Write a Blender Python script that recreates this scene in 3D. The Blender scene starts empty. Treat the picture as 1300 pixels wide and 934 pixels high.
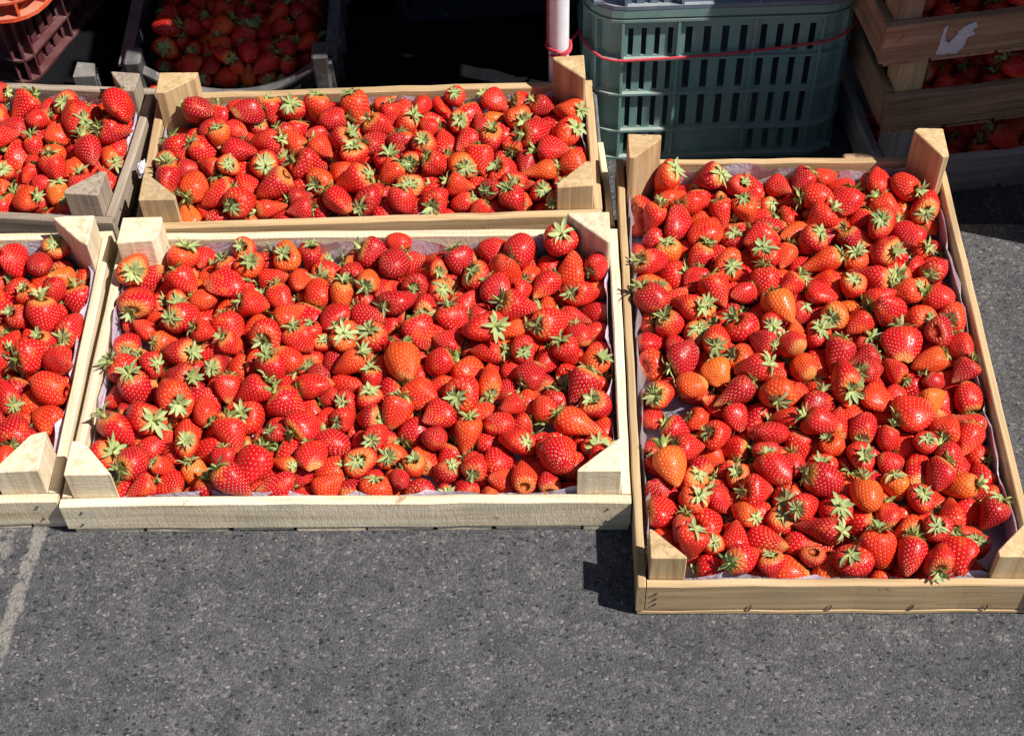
import bpy, bmesh, math, random
import numpy as np
from mathutils import Vector, Matrix, Quaternion

# ---------------------------------------------------------------- camera, sky, sun, exposure
scene = bpy.context.scene
PITCH, ROLL = .8822, .0312                      # camera looks 50.5 degrees down, hand-held tilt
cam_d = bpy.data.cameras.new('camera'); cam = bpy.data.objects.new('camera', cam_d)
scene.collection.objects.link(cam); scene.camera = cam
cam_d.sensor_width = 36.0; cam_d.lens = 36.0 * 1958.0 / 1300.0
cam_d.shift_y = -45.0 / 1300.0
cam_d.clip_start = .02; cam_d.clip_end = 200.0
_r = Vector((1, 0, 0)); _u = Vector((0, math.sin(PITCH), math.cos(PITCH))); _f = Vector((0, math.cos(PITCH), -math.sin(PITCH)))
_e1 = math.cos(ROLL) * _r - math.sin(ROLL) * _u; _e2 = math.sin(ROLL) * _r + math.cos(ROLL) * _u
cam.matrix_world = Matrix(((_e1.x, _e2.x, -_f.x, 0), (_e1.y, _e2.y, -_f.y, 0), (_e1.z, _e2.z, -_f.z, 1.4091), (0, 0, 0, 1)))

SUN = Vector((.68, -.235, 1.0)).normalized()     # towards the sun: from the right, a little in front
world = bpy.data.worlds.new('World'); scene.world = world; world.use_nodes = True
wn = world.node_tree.nodes; wl = world.node_tree.links
sky = wn.new('ShaderNodeTexSky'); sky.sky_type = 'NISHITA'; sky.sun_disc = False
sky.sun_elevation = math.asin(SUN.z); sky.sun_rotation = math.atan2(SUN.x, SUN.y)
sky.air_density = 1.0; sky.dust_density = .6
wl.new(sky.outputs[0], wn['Background'].inputs[0]); wn['Background'].inputs[1].default_value = .05
sun_d = bpy.data.lights.new('sun', 'SUN'); sun_d.energy = 5.0; sun_d.angle = math.radians(.53); sun_d.color = (1.0, .955, .88)
sun = bpy.data.objects.new('sun', sun_d); scene.collection.objects.link(sun)
sun.rotation_euler = SUN.to_track_quat('Z', 'Y').to_euler(); sun.location = SUN * 6
scene.view_settings.view_transform = 'Standard'; scene.view_settings.look = 'None'
scene.view_settings.exposure = 0.52; scene.view_settings.gamma = 1.0; scene.view_settings.use_curve_mapping = False
scene.render.engine = 'CYCLES'; scene.cycles.max_bounces = 5; scene.cycles.diffuse_bounces = 3; scene.cycles.glossy_bounces = 2; scene.cycles.transmission_bounces = 2; scene.cycles.use_denoising = True; scene.cycles.use_adaptive_sampling = True; scene.cycles.adaptive_threshold = .02

# ---------------------------------------------------------------- helpers
COL = scene.collection
def link(o, parent=None):
    COL.objects.link(o)
    if parent is not None: o.parent = parent
    return o
def mk(name, V, F, mat, parent=None, smooth=False, loc=None, rot=None):
    me = bpy.data.meshes.new(name); me.from_pydata([tuple(v) for v in V], [], F); me.validate(); me.update()
    if smooth: me.polygons.foreach_set('use_smooth', [True] * len(me.polygons))
    me.materials.append(mat)
    o = link(bpy.data.objects.new(name, me), parent)
    if loc is not None: o.location = loc
    if rot is not None: o.rotation_euler = rot
    return o
def tag(o, label=None, cat=None, group=None, kind=None):
    if label: o['label'] = label
    if cat: o['category'] = cat
    if group: o['group'] = group
    if kind: o['kind'] = kind
    return o
def empty(name, loc=(0, 0, 0), rz=0.0):
    o = bpy.data.objects.new(name, None); o.empty_display_size = .03; link(o); o.location = loc; o.rotation_euler = (0, 0, rz); return o
def copy_tree(src, parent=None):
    c = src.copy(); link(c, parent)
    for ch in [q for q in src.children]: copy_tree(ch, c)
    return c
class MB:
    """collects boxes and prisms of one part"""
    def __init__(s): s.V = []; s.F = []
    def box(s, x0, x1, y0, y1, z0, z1):
        b = len(s.V); s.V += [(x, y, z) for z in (z0, z1) for y in (y0, y1) for x in (x0, x1)]
        s.F += [tuple(b + i for i in f) for f in ((0, 2, 3, 1), (4, 5, 7, 6), (0, 1, 5, 4), (2, 6, 7, 3), (0, 4, 6, 2), (1, 3, 7, 5))]
        return s
    def prism(s, poly, z0, z1):
        b = len(s.V); n = len(poly)
        s.V += [(x, y, z0) for x, y in poly] + [(x, y, z1) for x, y in poly]
        s.F.append(tuple(b + n - 1 - i for i in range(n))); s.F.append(tuple(b + n + i for i in range(n)))
        for i in range(n): j = (i + 1) % n; s.F.append((b + i, b + j, b + n + j, b + n + i))
        return s
    def sheet(s, path, z0, z1, th):
        """vertical strip of thickness th along an open path of (x, y), thickened to the left"""
        n = len(path); off = []
        for i in range(n):
            a = Vector(path[max(i - 1, 0)]); c = Vector(path[min(i + 1, n - 1)]); d = (c - a).normalized(); off.append((path[i][0] - d.y * th, path[i][1] + d.x * th))
        for i in range(n - 1): s.prism([path[i], path[i + 1], off[i + 1], off[i]], z0, z1)
        return s
    def flat(s, outer, inner, z0, z1):
        n = len(outer)
        for i in range(n - 1): s.prism([outer[i], outer[i + 1], inner[i + 1], inner[i]], z0, z1)
        return s
    def build(s, name, mat, parent=None, bevel=0.0):
        o = mk(name, s.V, s.F, mat, parent)
        if bevel:
            bm = bmesh.new(); bm.from_mesh(o.data); bmesh.ops.recalc_face_normals(bm, faces=bm.faces)
            bmesh.ops.bevel(bm, geom=list(bm.edges), offset=bevel, segments=1, affect='EDGES', clamp_overlap=True); bm.to_mesh(o.data); bm.free()
        return o
def tube(path, rad, seg=6):
    V = []; F = []; up = Vector((0, 0, 1)); n = len(path)
    for i in range(n):
        a = Vector(path[max(i - 1, 0)]); c = Vector(path[min(i + 1, n - 1)]); d = (c - a).normalized()
        e = d.cross(up); e = e.normalized() if e.length > 1e-4 else Vector((1, 0, 0)); g = e.cross(d)
        for q in range(seg):
            t = 2 * math.pi * q / seg; V.append(Vector(path[i]) + rad * (math.cos(t) * e + math.sin(t) * g))
    for i in range(n - 1):
        for q in range(seg):
            a = i * seg + q; b = i * seg + (q + 1) % seg; F.append((a, b, b + seg, a + seg))
    F.append(tuple(range(seg))[::-1]); F.append(tuple((n - 1) * seg + q for q in range(seg)))
    return V, F

# ---------------------------------------------------------------- materials
class NT:
    def __init__(s, name):
        s.m = bpy.data.materials.new(name); s.m.use_nodes = True; s.t = s.m.node_tree
        s.b = s.t.nodes['Principled BSDF']; s.out = s.t.nodes['Material Output']
    def n(s, typ, **kw):
        nd = s.t.nodes.new('ShaderNode' + typ)
        for k, v in kw.items(): setattr(nd, k, v)
        return nd
    def l(s, a, b): s.t.links.new(a, b)
    def put(s, sock, v):
        if hasattr(v, 'is_output'): s.l(v, sock)
        else: sock.default_value = v
    def math(s, op, a, b=0.0, c=None, clamp=False):
        nd = s.n('Math', operation=op, use_clamp=clamp); s.put(nd.inputs[0], a); s.put(nd.inputs[1], b)
        if c is not None: s.put(nd.inputs[2], c)
        return nd.outputs[0]
    def smooth(s, v, lo, hi, a=0.0, b=1.0):
        nd = s.n('MapRange', interpolation_type='SMOOTHSTEP'); s.put(nd.inputs[0], v); s.put(nd.inputs[1], lo); s.put(nd.inputs[2], hi); s.put(nd.inputs[3], a); s.put(nd.inputs[4], b); return nd.outputs[0]
    def mix(s, f, a, b, blend='MIX'):
        nd = s.n('Mix', data_type='RGBA', blend_type=blend); s.put(nd.inputs[0], f)
        for sk, v in ((nd.inputs[6], a), (nd.inputs[7], b)):
            if hasattr(v, 'is_output'): s.l(v, sk)
            else: sk.default_value = tuple(v) + ((1,) if len(v) == 3 else ())
        return nd.outputs[2]
    def noise(s, vec, scale, detail=3, rough=.55, dist=0.0, dim='3D'):
        nd = s.n('TexNoise', noise_dimensions=dim); s.l(vec, nd.inputs['Vector']); nd.inputs['Scale'].default_value = scale
        nd.inputs['Detail'].default_value = detail; nd.inputs['Roughness'].default_value = rough; nd.inputs['Distortion'].default_value = dist; return nd.outputs[0]
    def voro(s, vec, scale, feature='F1', rand=1.0):
        nd = s.n('TexVoronoi', feature=feature); s.l(vec, nd.inputs['Vector']); nd.inputs['Scale'].default_value = scale; nd.inputs['Randomness'].default_value = rand; return nd
    def mapping(s, vec, scale=(1, 1, 1), loc=None, rot=(0, 0, 0)):
        nd = s.n('Mapping'); s.l(vec, nd.inputs[0]); nd.inputs[3].default_value = scale; nd.inputs[2].default_value = rot
        if loc is not None: s.put(nd.inputs[1], loc)
        return nd.outputs[0]
    def ramp(s, f, stops):
        nd = s.n('ValToRGB'); s.put(nd.inputs[0], f); e = nd.color_ramp.elements
        while len(e) < len(stops): e.new(.5)
        for q, (p, c) in zip(e, stops): q.position = p; q.color = tuple(c) + (1,)
        return nd.outputs[0]
    def bump(s, h, dist, strength=1.0, nrm=None):
        nd = s.n('Bump'); s.put(nd.inputs['Height'], h); nd.inputs['Distance'].default_value = dist; nd.inputs['Strength'].default_value = strength
        if nrm is not None: s.l(nrm, nd.inputs['Normal'])
        return nd.outputs[0]

def wood(name, light, mid, dark, axis='X', saw=.5, stain=(.30, .05, .03), grey=(.30, .27, .23), greyamt=.3, rough=.75, nail=0):
    n = NT(name); tc = n.n('TexCoord'); oi = n.n('ObjectInfo'); off = n.n('CombineXYZ')
    for i, k in enumerate((7.3, 3.1, 5.7)): n.l(n.math('MULTIPLY', oi.outputs['Random'], k), off.inputs[i])
    vec = n.mapping(tc.outputs['Object'], loc=off.outputs[0])
    a, b = 5.0, 110.0
    sc = dict(X=(a, b, b), Y=(b, a, b), Z=(b, b, a))[axis]
    g = n.noise(n.mapping(vec, sc), 1.0, 5, .6, .8)
    sc2 = tuple(q * .22 for q in sc); g2 = n.noise(n.mapping(vec, sc2), 1.0, 3, .5, 1.2)
    big = n.noise(vec, 14.0, 3, .5); fine = n.noise(vec, 900.0, 2, .6)
    c = n.ramp(g, ((.25, dark), (.50, mid), (.72, light)))
    c = n.mix(n.smooth(g2, .55, .75, 0, .45), c, tuple(q * .62 for q in mid))
    c = n.mix(n.smooth(big, .52, .72, 0, greyamt), c, grey)
    c = n.mix(n.smooth(n.noise(vec, 31.0, 4, .6), .68, .74, 0, .55), c, stain)           # smears of juice
    br = n.math('MULTIPLY_ADD', oi.outputs['Random'], .24, .88)
    mul = n.mix(1.0, c, (1, 1, 1), 'MULTIPLY'); n.t.nodes[-1].name = 'brightness'
    cc = n.n('CombineColor'); [n.l(br, cc.inputs[i]) for i in range(3)]
    n.l(cc.outputs[0], mul.node.inputs[7]); n.l(mul, n.b.inputs['Base Color'])
    wv = n.noise(n.mapping(vec, dict(X=(240, 45, 45), Y=(45, 240, 45), Z=(45, 45, 240))[axis]), 1.0, 4, .75, 1.2)
    nb = n.bump(g, .0006, .7); nb = n.bump(wv, .0022, saw, nb); nb = n.bump(fine, .0004, .6, nb)
    n.l(nb, n.b.inputs['Normal']); n.b.inputs['Roughness'].default_value = rough; n.b.inputs['Specular IOR Level'].default_value = .25
    return n.m
def wood_set(nm, *cols, **kw): return {a: wood(f'{nm}_{a}', *cols, axis=a, **kw) for a in 'XYZ'}
W_PALE = wood_set('pale_new_wood', (.82, .72, .54), (.72, .59, .41), (.48, .36, .22), saw=.6, greyamt=.25)
W_TAN = wood_set('tan_wood', (.62, .46, .27), (.50, .34, .18), (.30, .19, .09), saw=.10, greyamt=.18)
W_GREY = wood_set('weathered_grey_wood', (.42, .35, .28), (.30, .24, .185), (.14, .11, .085), saw=.4, grey=(.25, .22, .19), greyamt=.6)
W_BROWN = wood_set('old_brown_wood', (.48, .31, .20), (.35, .21, .13), (.16, .09, .05), saw=.15, grey=(.17, .13, .10), greyamt=.4)
W_ASH = wood_set('bleached_wood', (.46, .43, .42), (.33, .31, .30), (.17, .16, .16), saw=.25, grey=(.18, .18, .19), greyamt=.4)

def plastic(name, col, dust=(.30, .27, .23), amt=.5, rough=.5, tc='Object', scuff=(.4, .4, .4)):
    n = NT(name); t = n.n('TexCoord').outputs[tc]
    d = n.noise(t, 24, 5, .65); f = n.noise(n.mapping(t, (40, 40, 9)), 1.0, 4, .6)
    geo = n.n('NewGeometry'); sx = n.n('SeparateXYZ'); n.l(geo.outputs['Normal'], sx.inputs[0])
    lay = n.smooth(sx.outputs[2], .2, .9, 0, .75)                                       # dust settles on ledges
    c = n.mix(n.smooth(d, .45, .75, 0, amt), col, dust)
    c = n.mix(n.math('MULTIPLY', lay, n.smooth(d, .3, .6, .4, 1.0)), c, dust)
    c = n.mix(n.smooth(f, .62, .72, 0, .35), c, scuff)
    n.l(c, n.b.inputs['Base Color']); n.l(n.smooth(d, .3, .7, rough - .12, rough + .25), n.b.inputs['Roughness'])
    n.l(n.bump(n.noise(t, 300, 3, .6), .0006, .35), n.b.inputs['Normal'])
    return n.m
P_GREEN = plastic('dusty_green_plastic', (.165, .30, .28), (.32, .33, .29), .55)
P_BLUE = plastic('slate_blue_plastic', (.13, .18, .24), (.27, .28, .29), .5)
P_MAROON = plastic('maroon_plastic', (.075, .017, .021), (.15, .075, .070), .35)
P_ORANGE = plastic('orange_plastic', (.62, .075, .022), (.42, .25, .17), .4)
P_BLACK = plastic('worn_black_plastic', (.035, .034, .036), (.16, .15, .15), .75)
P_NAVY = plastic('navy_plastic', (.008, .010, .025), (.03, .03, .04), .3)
P_GREY = plastic('weathered_grey_plastic', (.13, .125, .125), (.24, .22, .20), .6)

def asphalt(name, worn_line):
    n = NT(name); geo = n.n('NewGeometry'); p = geo.outputs['Position']
    wob = n.n('VectorMath', operation='ADD'); nz = n.n('TexNoise'); n.l(p, nz.inputs['Vector']); nz.inputs['Scale'].default_value = 90; nz.inputs['Detail'].default_value = 3
    sc = n.n('VectorMath', operation='SCALE'); n.l(nz.outputs['Color'], sc.inputs[0]); sc.inputs['Scale'].default_value = .008
    n.l(p, wob.inputs[0]); n.l(sc.outputs[0], wob.inputs[1]); q = wob.outputs[0]
    v1 = n.voro(q, 300.0); v2 = n.voro(q, 720.0); v3 = n.voro(n.mapping(q, (1, 1.7, 1)), 140.0)
    big = n.noise(p, 5.0, 4, .6); mid = n.noise(p, 26.0, 4, .6); fine = n.noise(p, 900.0, 3, .75)
    def ch(v, i=0):
        s = n.n('SeparateColor'); n.l(v.outputs['Color'], s.inputs[0]); return s.outputs[i]
    c = n.ramp(ch(v2), ((0, (.060, .060, .063)), (.45, (.088, .087, .088)), (.8, (.125, .122, .120)), (1, (.23, .22, .205))))
    c1 = n.ramp(ch(v1), ((0, (.045, .045, .049)), (.5, (.088, .087, .088)), (.86, (.115, .112, .108)), (1, (.24, .23, .21))))
    c = n.mix(.55, c, c1)
    dk = n.math('MULTIPLY', n.smooth(ch(v3), .74, .78, 0, 1), n.smooth(v3.outputs['Distance'], .26, .40, 1, 0))
    c = n.mix(n.math('MULTIPLY', dk, .85), c, (.024, .024, .026))
    lt = n.math('MULTIPLY', n.smooth(ch(v3, 1), .80, .86, 0, 1), n.smooth(v3.outputs['Distance'], .16, .32, 1, 0))
    c = n.mix(n.math('MULTIPLY', lt, .75), c, (.34, .31, .27))
    c = n.mix(1.0, c, n.ramp(mid, ((.3, (.76, .76, .78)), (.7, (1.32, 1.31, 1.28)))), 'MULTIPLY')
    c = n.mix(1.0, c, n.ramp(big, ((.3, (.86, .86, .87)), (.7, (1.20, 1.19, 1.16)))), 'MULTIPLY')
    c = n.mix(1.0, c, n.ramp(fine, ((.3, (.52, .52, .53)), (.7, (1.04, 1.04, 1.05)))), 'MULTIPLY')
    if worn_line:
        sx = n.n('SeparateXYZ'); n.l(p, sx.inputs[0])
        # a worn cream line that runs towards the camera near the left corner of the picture
        u = n.math('SUBTRACT', sx.outputs[0], n.math('MULTIPLY_ADD', n.math('SUBTRACT', sx.outputs[1], .80), .13, -.5265))
        un = n.math('ADD', u, n.math('MULTIPLY_ADD', n.noise(p, 40, 3, .6), .022, -.011))
        e1 = n.math('MULTIPLY', n.smooth(un, -.0110, -.007, 0, 1), n.smooth(un, .005, .0085, 1, 0))
        e2 = n.math('MULTIPLY', n.smooth(un, -.062, -.056, 0, 1), n.smooth(un, -.030, -.024, 1, 0))
        wear = n.smooth(n.noise(p, 55, 5, .7), .34, .52, 0, 1)
        wear2 = n.smooth(n.noise(p, 70, 5, .7), .44, .58, 0, .85)
        m = n.math('MAXIMUM', n.math('MULTIPLY', e1, wear), n.math('MULTIPLY', e2, wear2))
        c = n.mix(n.math('MULTIPLY', m, .8), c, (.26, .235, .20))
    n.l(c, n.b.inputs['Base Color']); n.b.inputs['Roughness'].default_value = .82; c = n.mix(1.0, c, (.97, .98, 1.04), 'MULTIPLY'); n.l(c, n.b.inputs['Base Color']); n.b.inputs['Specular IOR Level'].default_value = .3
    h = n.math('SUBTRACT', n.math('MULTIPLY', n.smooth(v2.outputs['Distance'], 0, .6, 1, 0), .5), n.math('MULTIPLY', dk, .9))
    nb = n.bump(h, .0016, .7); nb = n.bump(n.smooth(v1.outputs['Distance'], 0, .7, 1, 0), .0022, .5, nb); nb = n.bump(fine, .0008, .6, nb)
    n.l(nb, n.b.inputs['Normal'])
    return n.m
M_ASPHALT = asphalt('worn_asphalt', True); M_ROAD = asphalt('road_asphalt', False)
def simple(name, col, rough=.6, var=.2, scale=60, bump=0.0):
    n = NT(name); t = n.n('TexCoord').outputs['Object']; z = n.noise(t, scale, 4, .6)
    n.l(n.mix(1.0, col, n.ramp(z, ((.3, (1 - var,) * 3), (.7, (1 + var,) * 3))), 'MULTIPLY'), n.b.inputs['Base Color']); n.b.inputs['Roughness'].default_value = rough
    if bump: n.l(n.bump(z, bump, .6), n.b.inputs['Normal'])
    return n.m
M_POLE = simple('white_painted_pipe', (.74, .74, .78), .35, .06)
M_WIRE = simple('dark_wire', (.05, .05, .055), .45, .2)
M_SHADE_SHEET = simple('black_shade_sheeting', (.006, .006, .008), .7, .3, 20, .01)  # near-black, for the added sheets and canopy that darken the back
M_SHADE_SHEET.node_tree.nodes['Principled BSDF'].inputs['Specular IOR Level'].default_value = .08
M_LABEL = simple('torn_paper', (.55, .55, .60), .8, .15, 120)
M_KERB = simple('kerb_stone', (.16, .155, .15), .85, .25, 80, .002)
def paper():
    n = NT('lilac_paper'); t = n.n('TexCoord').outputs['Object']
    d = n.noise(t, 30, 4, .6); c = n.mix(n.smooth(d, .45, .7, 0, .6), (.73, .68, .85), (.88, .86, .92))
    c = n.mix(n.smooth(n.noise(t, 60, 4, .6), .66, .74, 0, .7), c, (.60, .16, .20))
    n.l(c, n.b.inputs['Base Color']); n.b.inputs['Roughness'].default_value = .42; n.l(n.bump(n.noise(t, 55, 4, .6, 1.0), .006, .6), n.b.inputs['Normal'])
    tr = n.n('BsdfTranslucent'); n.l(c, tr.inputs[0]); ms = n.n('MixShader'); ms.inputs[0].default_value = .3
    n.l(n.b.outputs[0], ms.inputs[1]); n.l(tr.outputs[0], ms.inputs[2]); n.l(ms.outputs[0], n.out.inputs[0])
    return n.m
M_PAPER = paper()
def rope_mat():
    n = NT('red_rope'); t = n.n('TexCoord').outputs['Object']; d = n.noise(t, 260, 3, .6)
    n.l(n.mix(n.smooth(d, .62, .70), n.mix(n.noise(t, 90, 2), (.42, .015, .04), (.55, .07, .08)), (.07, .05, .05)), n.b.inputs['Base Color']); n.b.inputs['Roughness'].default_value = .6
    return n.m
M_ROPE = rope_mat()

def berry_mat():
    n = NT('strawberry_flesh')
    ag = n.n('Attribute', attribute_type='GEOMETRY', attribute_name='tint'); ao = n.n('Attribute', attribute_type='OBJECT', attribute_name='tint')
    t = n.math('ADD', ag.outputs['Fac'], ao.outputs['Fac'])
    rad = n.n('Attribute', attribute_type='GEOMETRY', attribute_name='rad').outputs['Fac']
    uv = n.n('UVMap', uv_map='uv'); s = n.n('SeparateXYZ'); n.l(uv.outputs[0], s.inputs[0]); u, v = s.outputs[0], s.outputs[1]
    col = n.ramp(t, ((0, (.36, .003, .012)), (.32, (.57, .005, .012)), (.68, (.70, .014, .010)), (.88, (.76, .055, .010)), (1, (.80, .14, .015))))
    f1 = n.math('FRACT', n.math('MULTIPLY', t, 17.3)); f2 = n.math('FRACT', n.math('MULTIPLY', t, 41.7)); f3 = n.math('FRACT', n.math('MULTIPLY', t, 73.1))
    pos = n.n('CombineXYZ'); an = n.math('MULTIPLY', u, 6.2832)
    n.l(n.math('MULTIPLY', n.math('COSINE', an), rad), pos.inputs[0]); n.l(n.math('MULTIPLY', n.math('SINE', an), rad), pos.inputs[1]); n.l(n.math('MULTIPLY_ADD', v, 2.4, n.math('MULTIPLY', t, 90.0)), pos.inputs[2])
    big = n.noise(pos.outputs[0], 1.1, 2, .5)
    col = n.mix(n.math('MULTIPLY', n.smooth(big, .52, .75), n.math('MULTIPLY', f1, .75)), col, (.80, .12, .012))      # less ripe side
    col = n.mix(n.math('MULTIPLY', n.smooth(big, .48, .25), .55), col, (.40, .005, .012))                          # ripe side
    col = n.mix(n.math('MULTIPLY', n.smooth(v, .20, .03), n.smooth(f2, .35, .9, .1, .85)), col, (.78, .30, .07))     # pale shoulder
    col = n.mix(n.math('MULTIPLY', n.smooth(v, .78, .98), n.smooth(f3, .72, .85, 0, .75)), col, (.78, .36, .09))      # pale tip
    def lattice(o):
        un = n.math('ADD', n.math('MULTIPLY', u, 14.0), o); vn = n.math('ADD', n.math('MULTIPLY', v, 10.0), o)
        a = n.math('MULTIPLY', n.math('MULTIPLY', n.math('SUBTRACT', n.math('FRACT', un), .5), 7.4), n.math('MAXIMUM', rad, .25))
        b = n.math('MULTIPLY', n.math('SUBTRACT', n.math('FRACT', vn), .5), 3.9)
        return n.math('SQRT', n.math('ADD', n.math('MULTIPLY', a, a), n.math('MULTIPLY', b, b)))
    d = n.math('MINIMUM', lattice(0.0), lattice(.5))
    keep = n.math('MULTIPLY', n.smooth(v, .05, .12), n.smooth(v, .995, .95))
    seed = n.math('MULTIPLY', n.smooth(d, .27, .50, 1, 0), keep)
    pit = n.smooth(d, .55, 1.55)
    col = n.mix(n.math('MULTIPLY', n.smooth(d, 1.35, .75), .15), col, (.25, .004, .008))
    col = n.mix(n.math('MULTIPLY', seed, .85), col, (.90, .60, .20))
    n.l(col, n.b.inputs['Base Color'])
    n.l(n.math('MULTIPLY_ADD', n.noise(pos.outputs[0], 6, 2), .30, .19), n.b.inputs['Roughness'])
    n.b.inputs['Specular IOR Level'].default_value = .5; n.b.inputs['IOR'].default_value = 1.43
    h = n.math('ADD', n.math('MULTIPLY', pit, 1.0), n.math('MULTIPLY', seed, .35))
    nb = n.bump(h, .0011, .8); nb = n.bump(n.noise(pos.outputs[0], 2.2, 3), .0020, .45, nb); n.l(nb, n.b.inputs['Normal'])
    return n.m
M_BERRY = berry_mat()
def calyx_mat():
    n = NT('strawberry_leaves')
    ag = n.n('Attribute', attribute_type='GEOMETRY', attribute_name='tint'); ao = n.n('Attribute', attribute_type='OBJECT', attribute_name='tint')
    t = n.math('ADD', ag.outputs['Fac'], ao.outputs['Fac']); f = n.math('FRACT', n.math('MULTIPLY', t, 29.3))
    tt = n.n('Attribute', attribute_type='GEOMETRY', attribute_name='along').outputs['Fac']
    leaf = n.mix(f, (.19, .29, .06), (.56, .63, .26))
    c = n.mix(n.smooth(tt, .45, .02), leaf, (.76, .75, .30))
    c = n.mix(n.smooth(tt, -.2, -.6), c, (.33, .40, .10))
    g = n.n('NewGeometry'); c = n.mix(n.math('MULTIPLY', g.outputs['Backfacing'], .55), c, (.34, .42, .20))
    c = n.mix(n.math('MULTIPLY', n.smooth(tt, .75, 1.0), n.smooth(f, .5, .9, 0, .6)), c, (.28, .20, .08))
    n.l(c, n.b.inputs['Base Color']); n.b.inputs['Roughness'].default_value = .55; n.b.inputs['Specular IOR Level'].default_value = .35
    tr = n.n('BsdfTranslucent'); n.l(c, tr.inputs[0]); ms = n.n('MixShader'); ms.inputs[0].default_value = .25
    n.l(n.b.outputs[0], ms.inputs[1]); n.l(tr.outputs[0], ms.inputs[2]); n.l(ms.outputs[0], n.out.inputs[0])
    return n.m
M_CALYX = calyx_mat()

# ---------------------------------------------------------------- ground: pavement, kerb, lower road
KX = .122; KL = lambda x: 1.338 - .06 * (x - KX)                # line of the kerb edge
PAV = [(-30, -30), (30, -30), (30, KL(30)), (KX, KL(KX)), (KX, 30), (-30, 30)]
g = mk('pavement', [(x, y, 0) for x, y in PAV], [(0, 1, 2, 3), (0, 3, 4, 5)], M_ASPHALT); tag(g, kind='structure')
g = mk('road', [(-30, -30, -.12), (30, -30, -.12), (30, 30, -.12), (-30, 30, -.12)], [(0, 1, 2, 3)], M_ROAD); tag(g, kind='structure')
mb = MB()                                             # the vertical kerb face below the pavement edge
mb.prism([(KX, KL(KX) - .03), (20, KL(20) - .03), (20, KL(20) + .003), (KX, KL(KX) + .003)], -.125, -.004)
mb.prism([(KX - .03, KL(KX) - .03), (KX - .0005, KL(KX) - .03), (KX + .003, KL(KX) + .003), (KX + .003, 20), (KX - .03, 20)], -.125, -.0045)
kb = mb.build('kerb', M_KERB, None); tag(kb, kind='structure')

# ---------------------------------------------------------------- wooden fruit crates
def plank(name, L, H, T, mats, parent, loc, rz, seed, bow=0.0, wob=.0005, axis='X'):
    r = random.Random(seed); n = max(6, int(L / .035)); V = []; F = []; c = min(.0013, T * .15)
    tw = [r.gauss(0, wob) for _ in range(n + 1)]; tb = [r.gauss(0, wob * .7) for _ in range(n + 1)]; ty = [r.gauss(0, wob * .6) for _ in range(n + 1)]
    for i in range(n + 1):
        x = L * i / n; e = 0 if 0 < i < n else 1; s = (i / n - .5) * 2
        z1 = H + tw[i] + bow * (1 - s * s) * (1 if bow else 0); z0 = tb[i] if 0 < i < n else 0.0; y0 = ty[i]; y1 = T + ty[i]
        z0 = max(z0, 0)
        x += (r.uniform(-.0012, .0012) if e else 0)
        V += [(x, y0 + c, z0), (x, y1 - c, z0), (x, y1, z0 + c), (x, y1, z1 - c), (x, y1 - c, z1), (x, y0 + c, z1), (x, y0, z1 - c), (x, y0, z0 + c)]
    for i in range(n):
        for q in range(8):
            a = 8 * i + q; b = 8 * i + (q + 1) % 8; F.append((a, a + 8, b + 8, b))
    F.append(tuple(range(8))); F.append(tuple(8 * n + q for q in range(7, -1, -1)))
    o = mk(name, V, F, mats[axis], parent, loc=loc, rot=(0, 0, rz))
    return o
def post(parent, poly, z0, z1, mats, seed, tilt=.0):
    r = random.Random(seed); bm = bmesh.new(); bot = [bm.verts.new((x, y, z0)) for x, y in poly]
    cx = sum(p[0] for p in poly) / len(poly); cy = sum(p[1] for p in poly) / len(poly); a, b = r.uniform(-.05, .05), r.uniform(-.05, .05)
    top = [bm.verts.new((x, y, z1 + a * (x - cx) + (b + tilt) * (y - cy))) for x, y in poly]
    n = len(poly); bm.faces.new(bot[::-1]); bm.faces.new(top)
    for i in range(n): bm.faces.new((bot[i], bot[(i + 1) % n], top[(i + 1) % n], top[i]))
    bmesh.ops.recalc_face_normals(bm, faces=bm.faces)
    bmesh.ops.bevel(bm, geom=list(bm.edges), offset=.0011, segments=1, affect='EDGES', clamp_overlap=True)
    me = bpy.data.meshes.new('corner_post'); bm.to_mesh(me); bm.free(); me.materials.append(mats['Z'])
    return link(bpy.data.objects.new('corner_post', me), parent)
TRI = lambda s, t=.007: [(0, 0), (s, 0), (s, t), (t, s), (0, s)]
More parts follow.
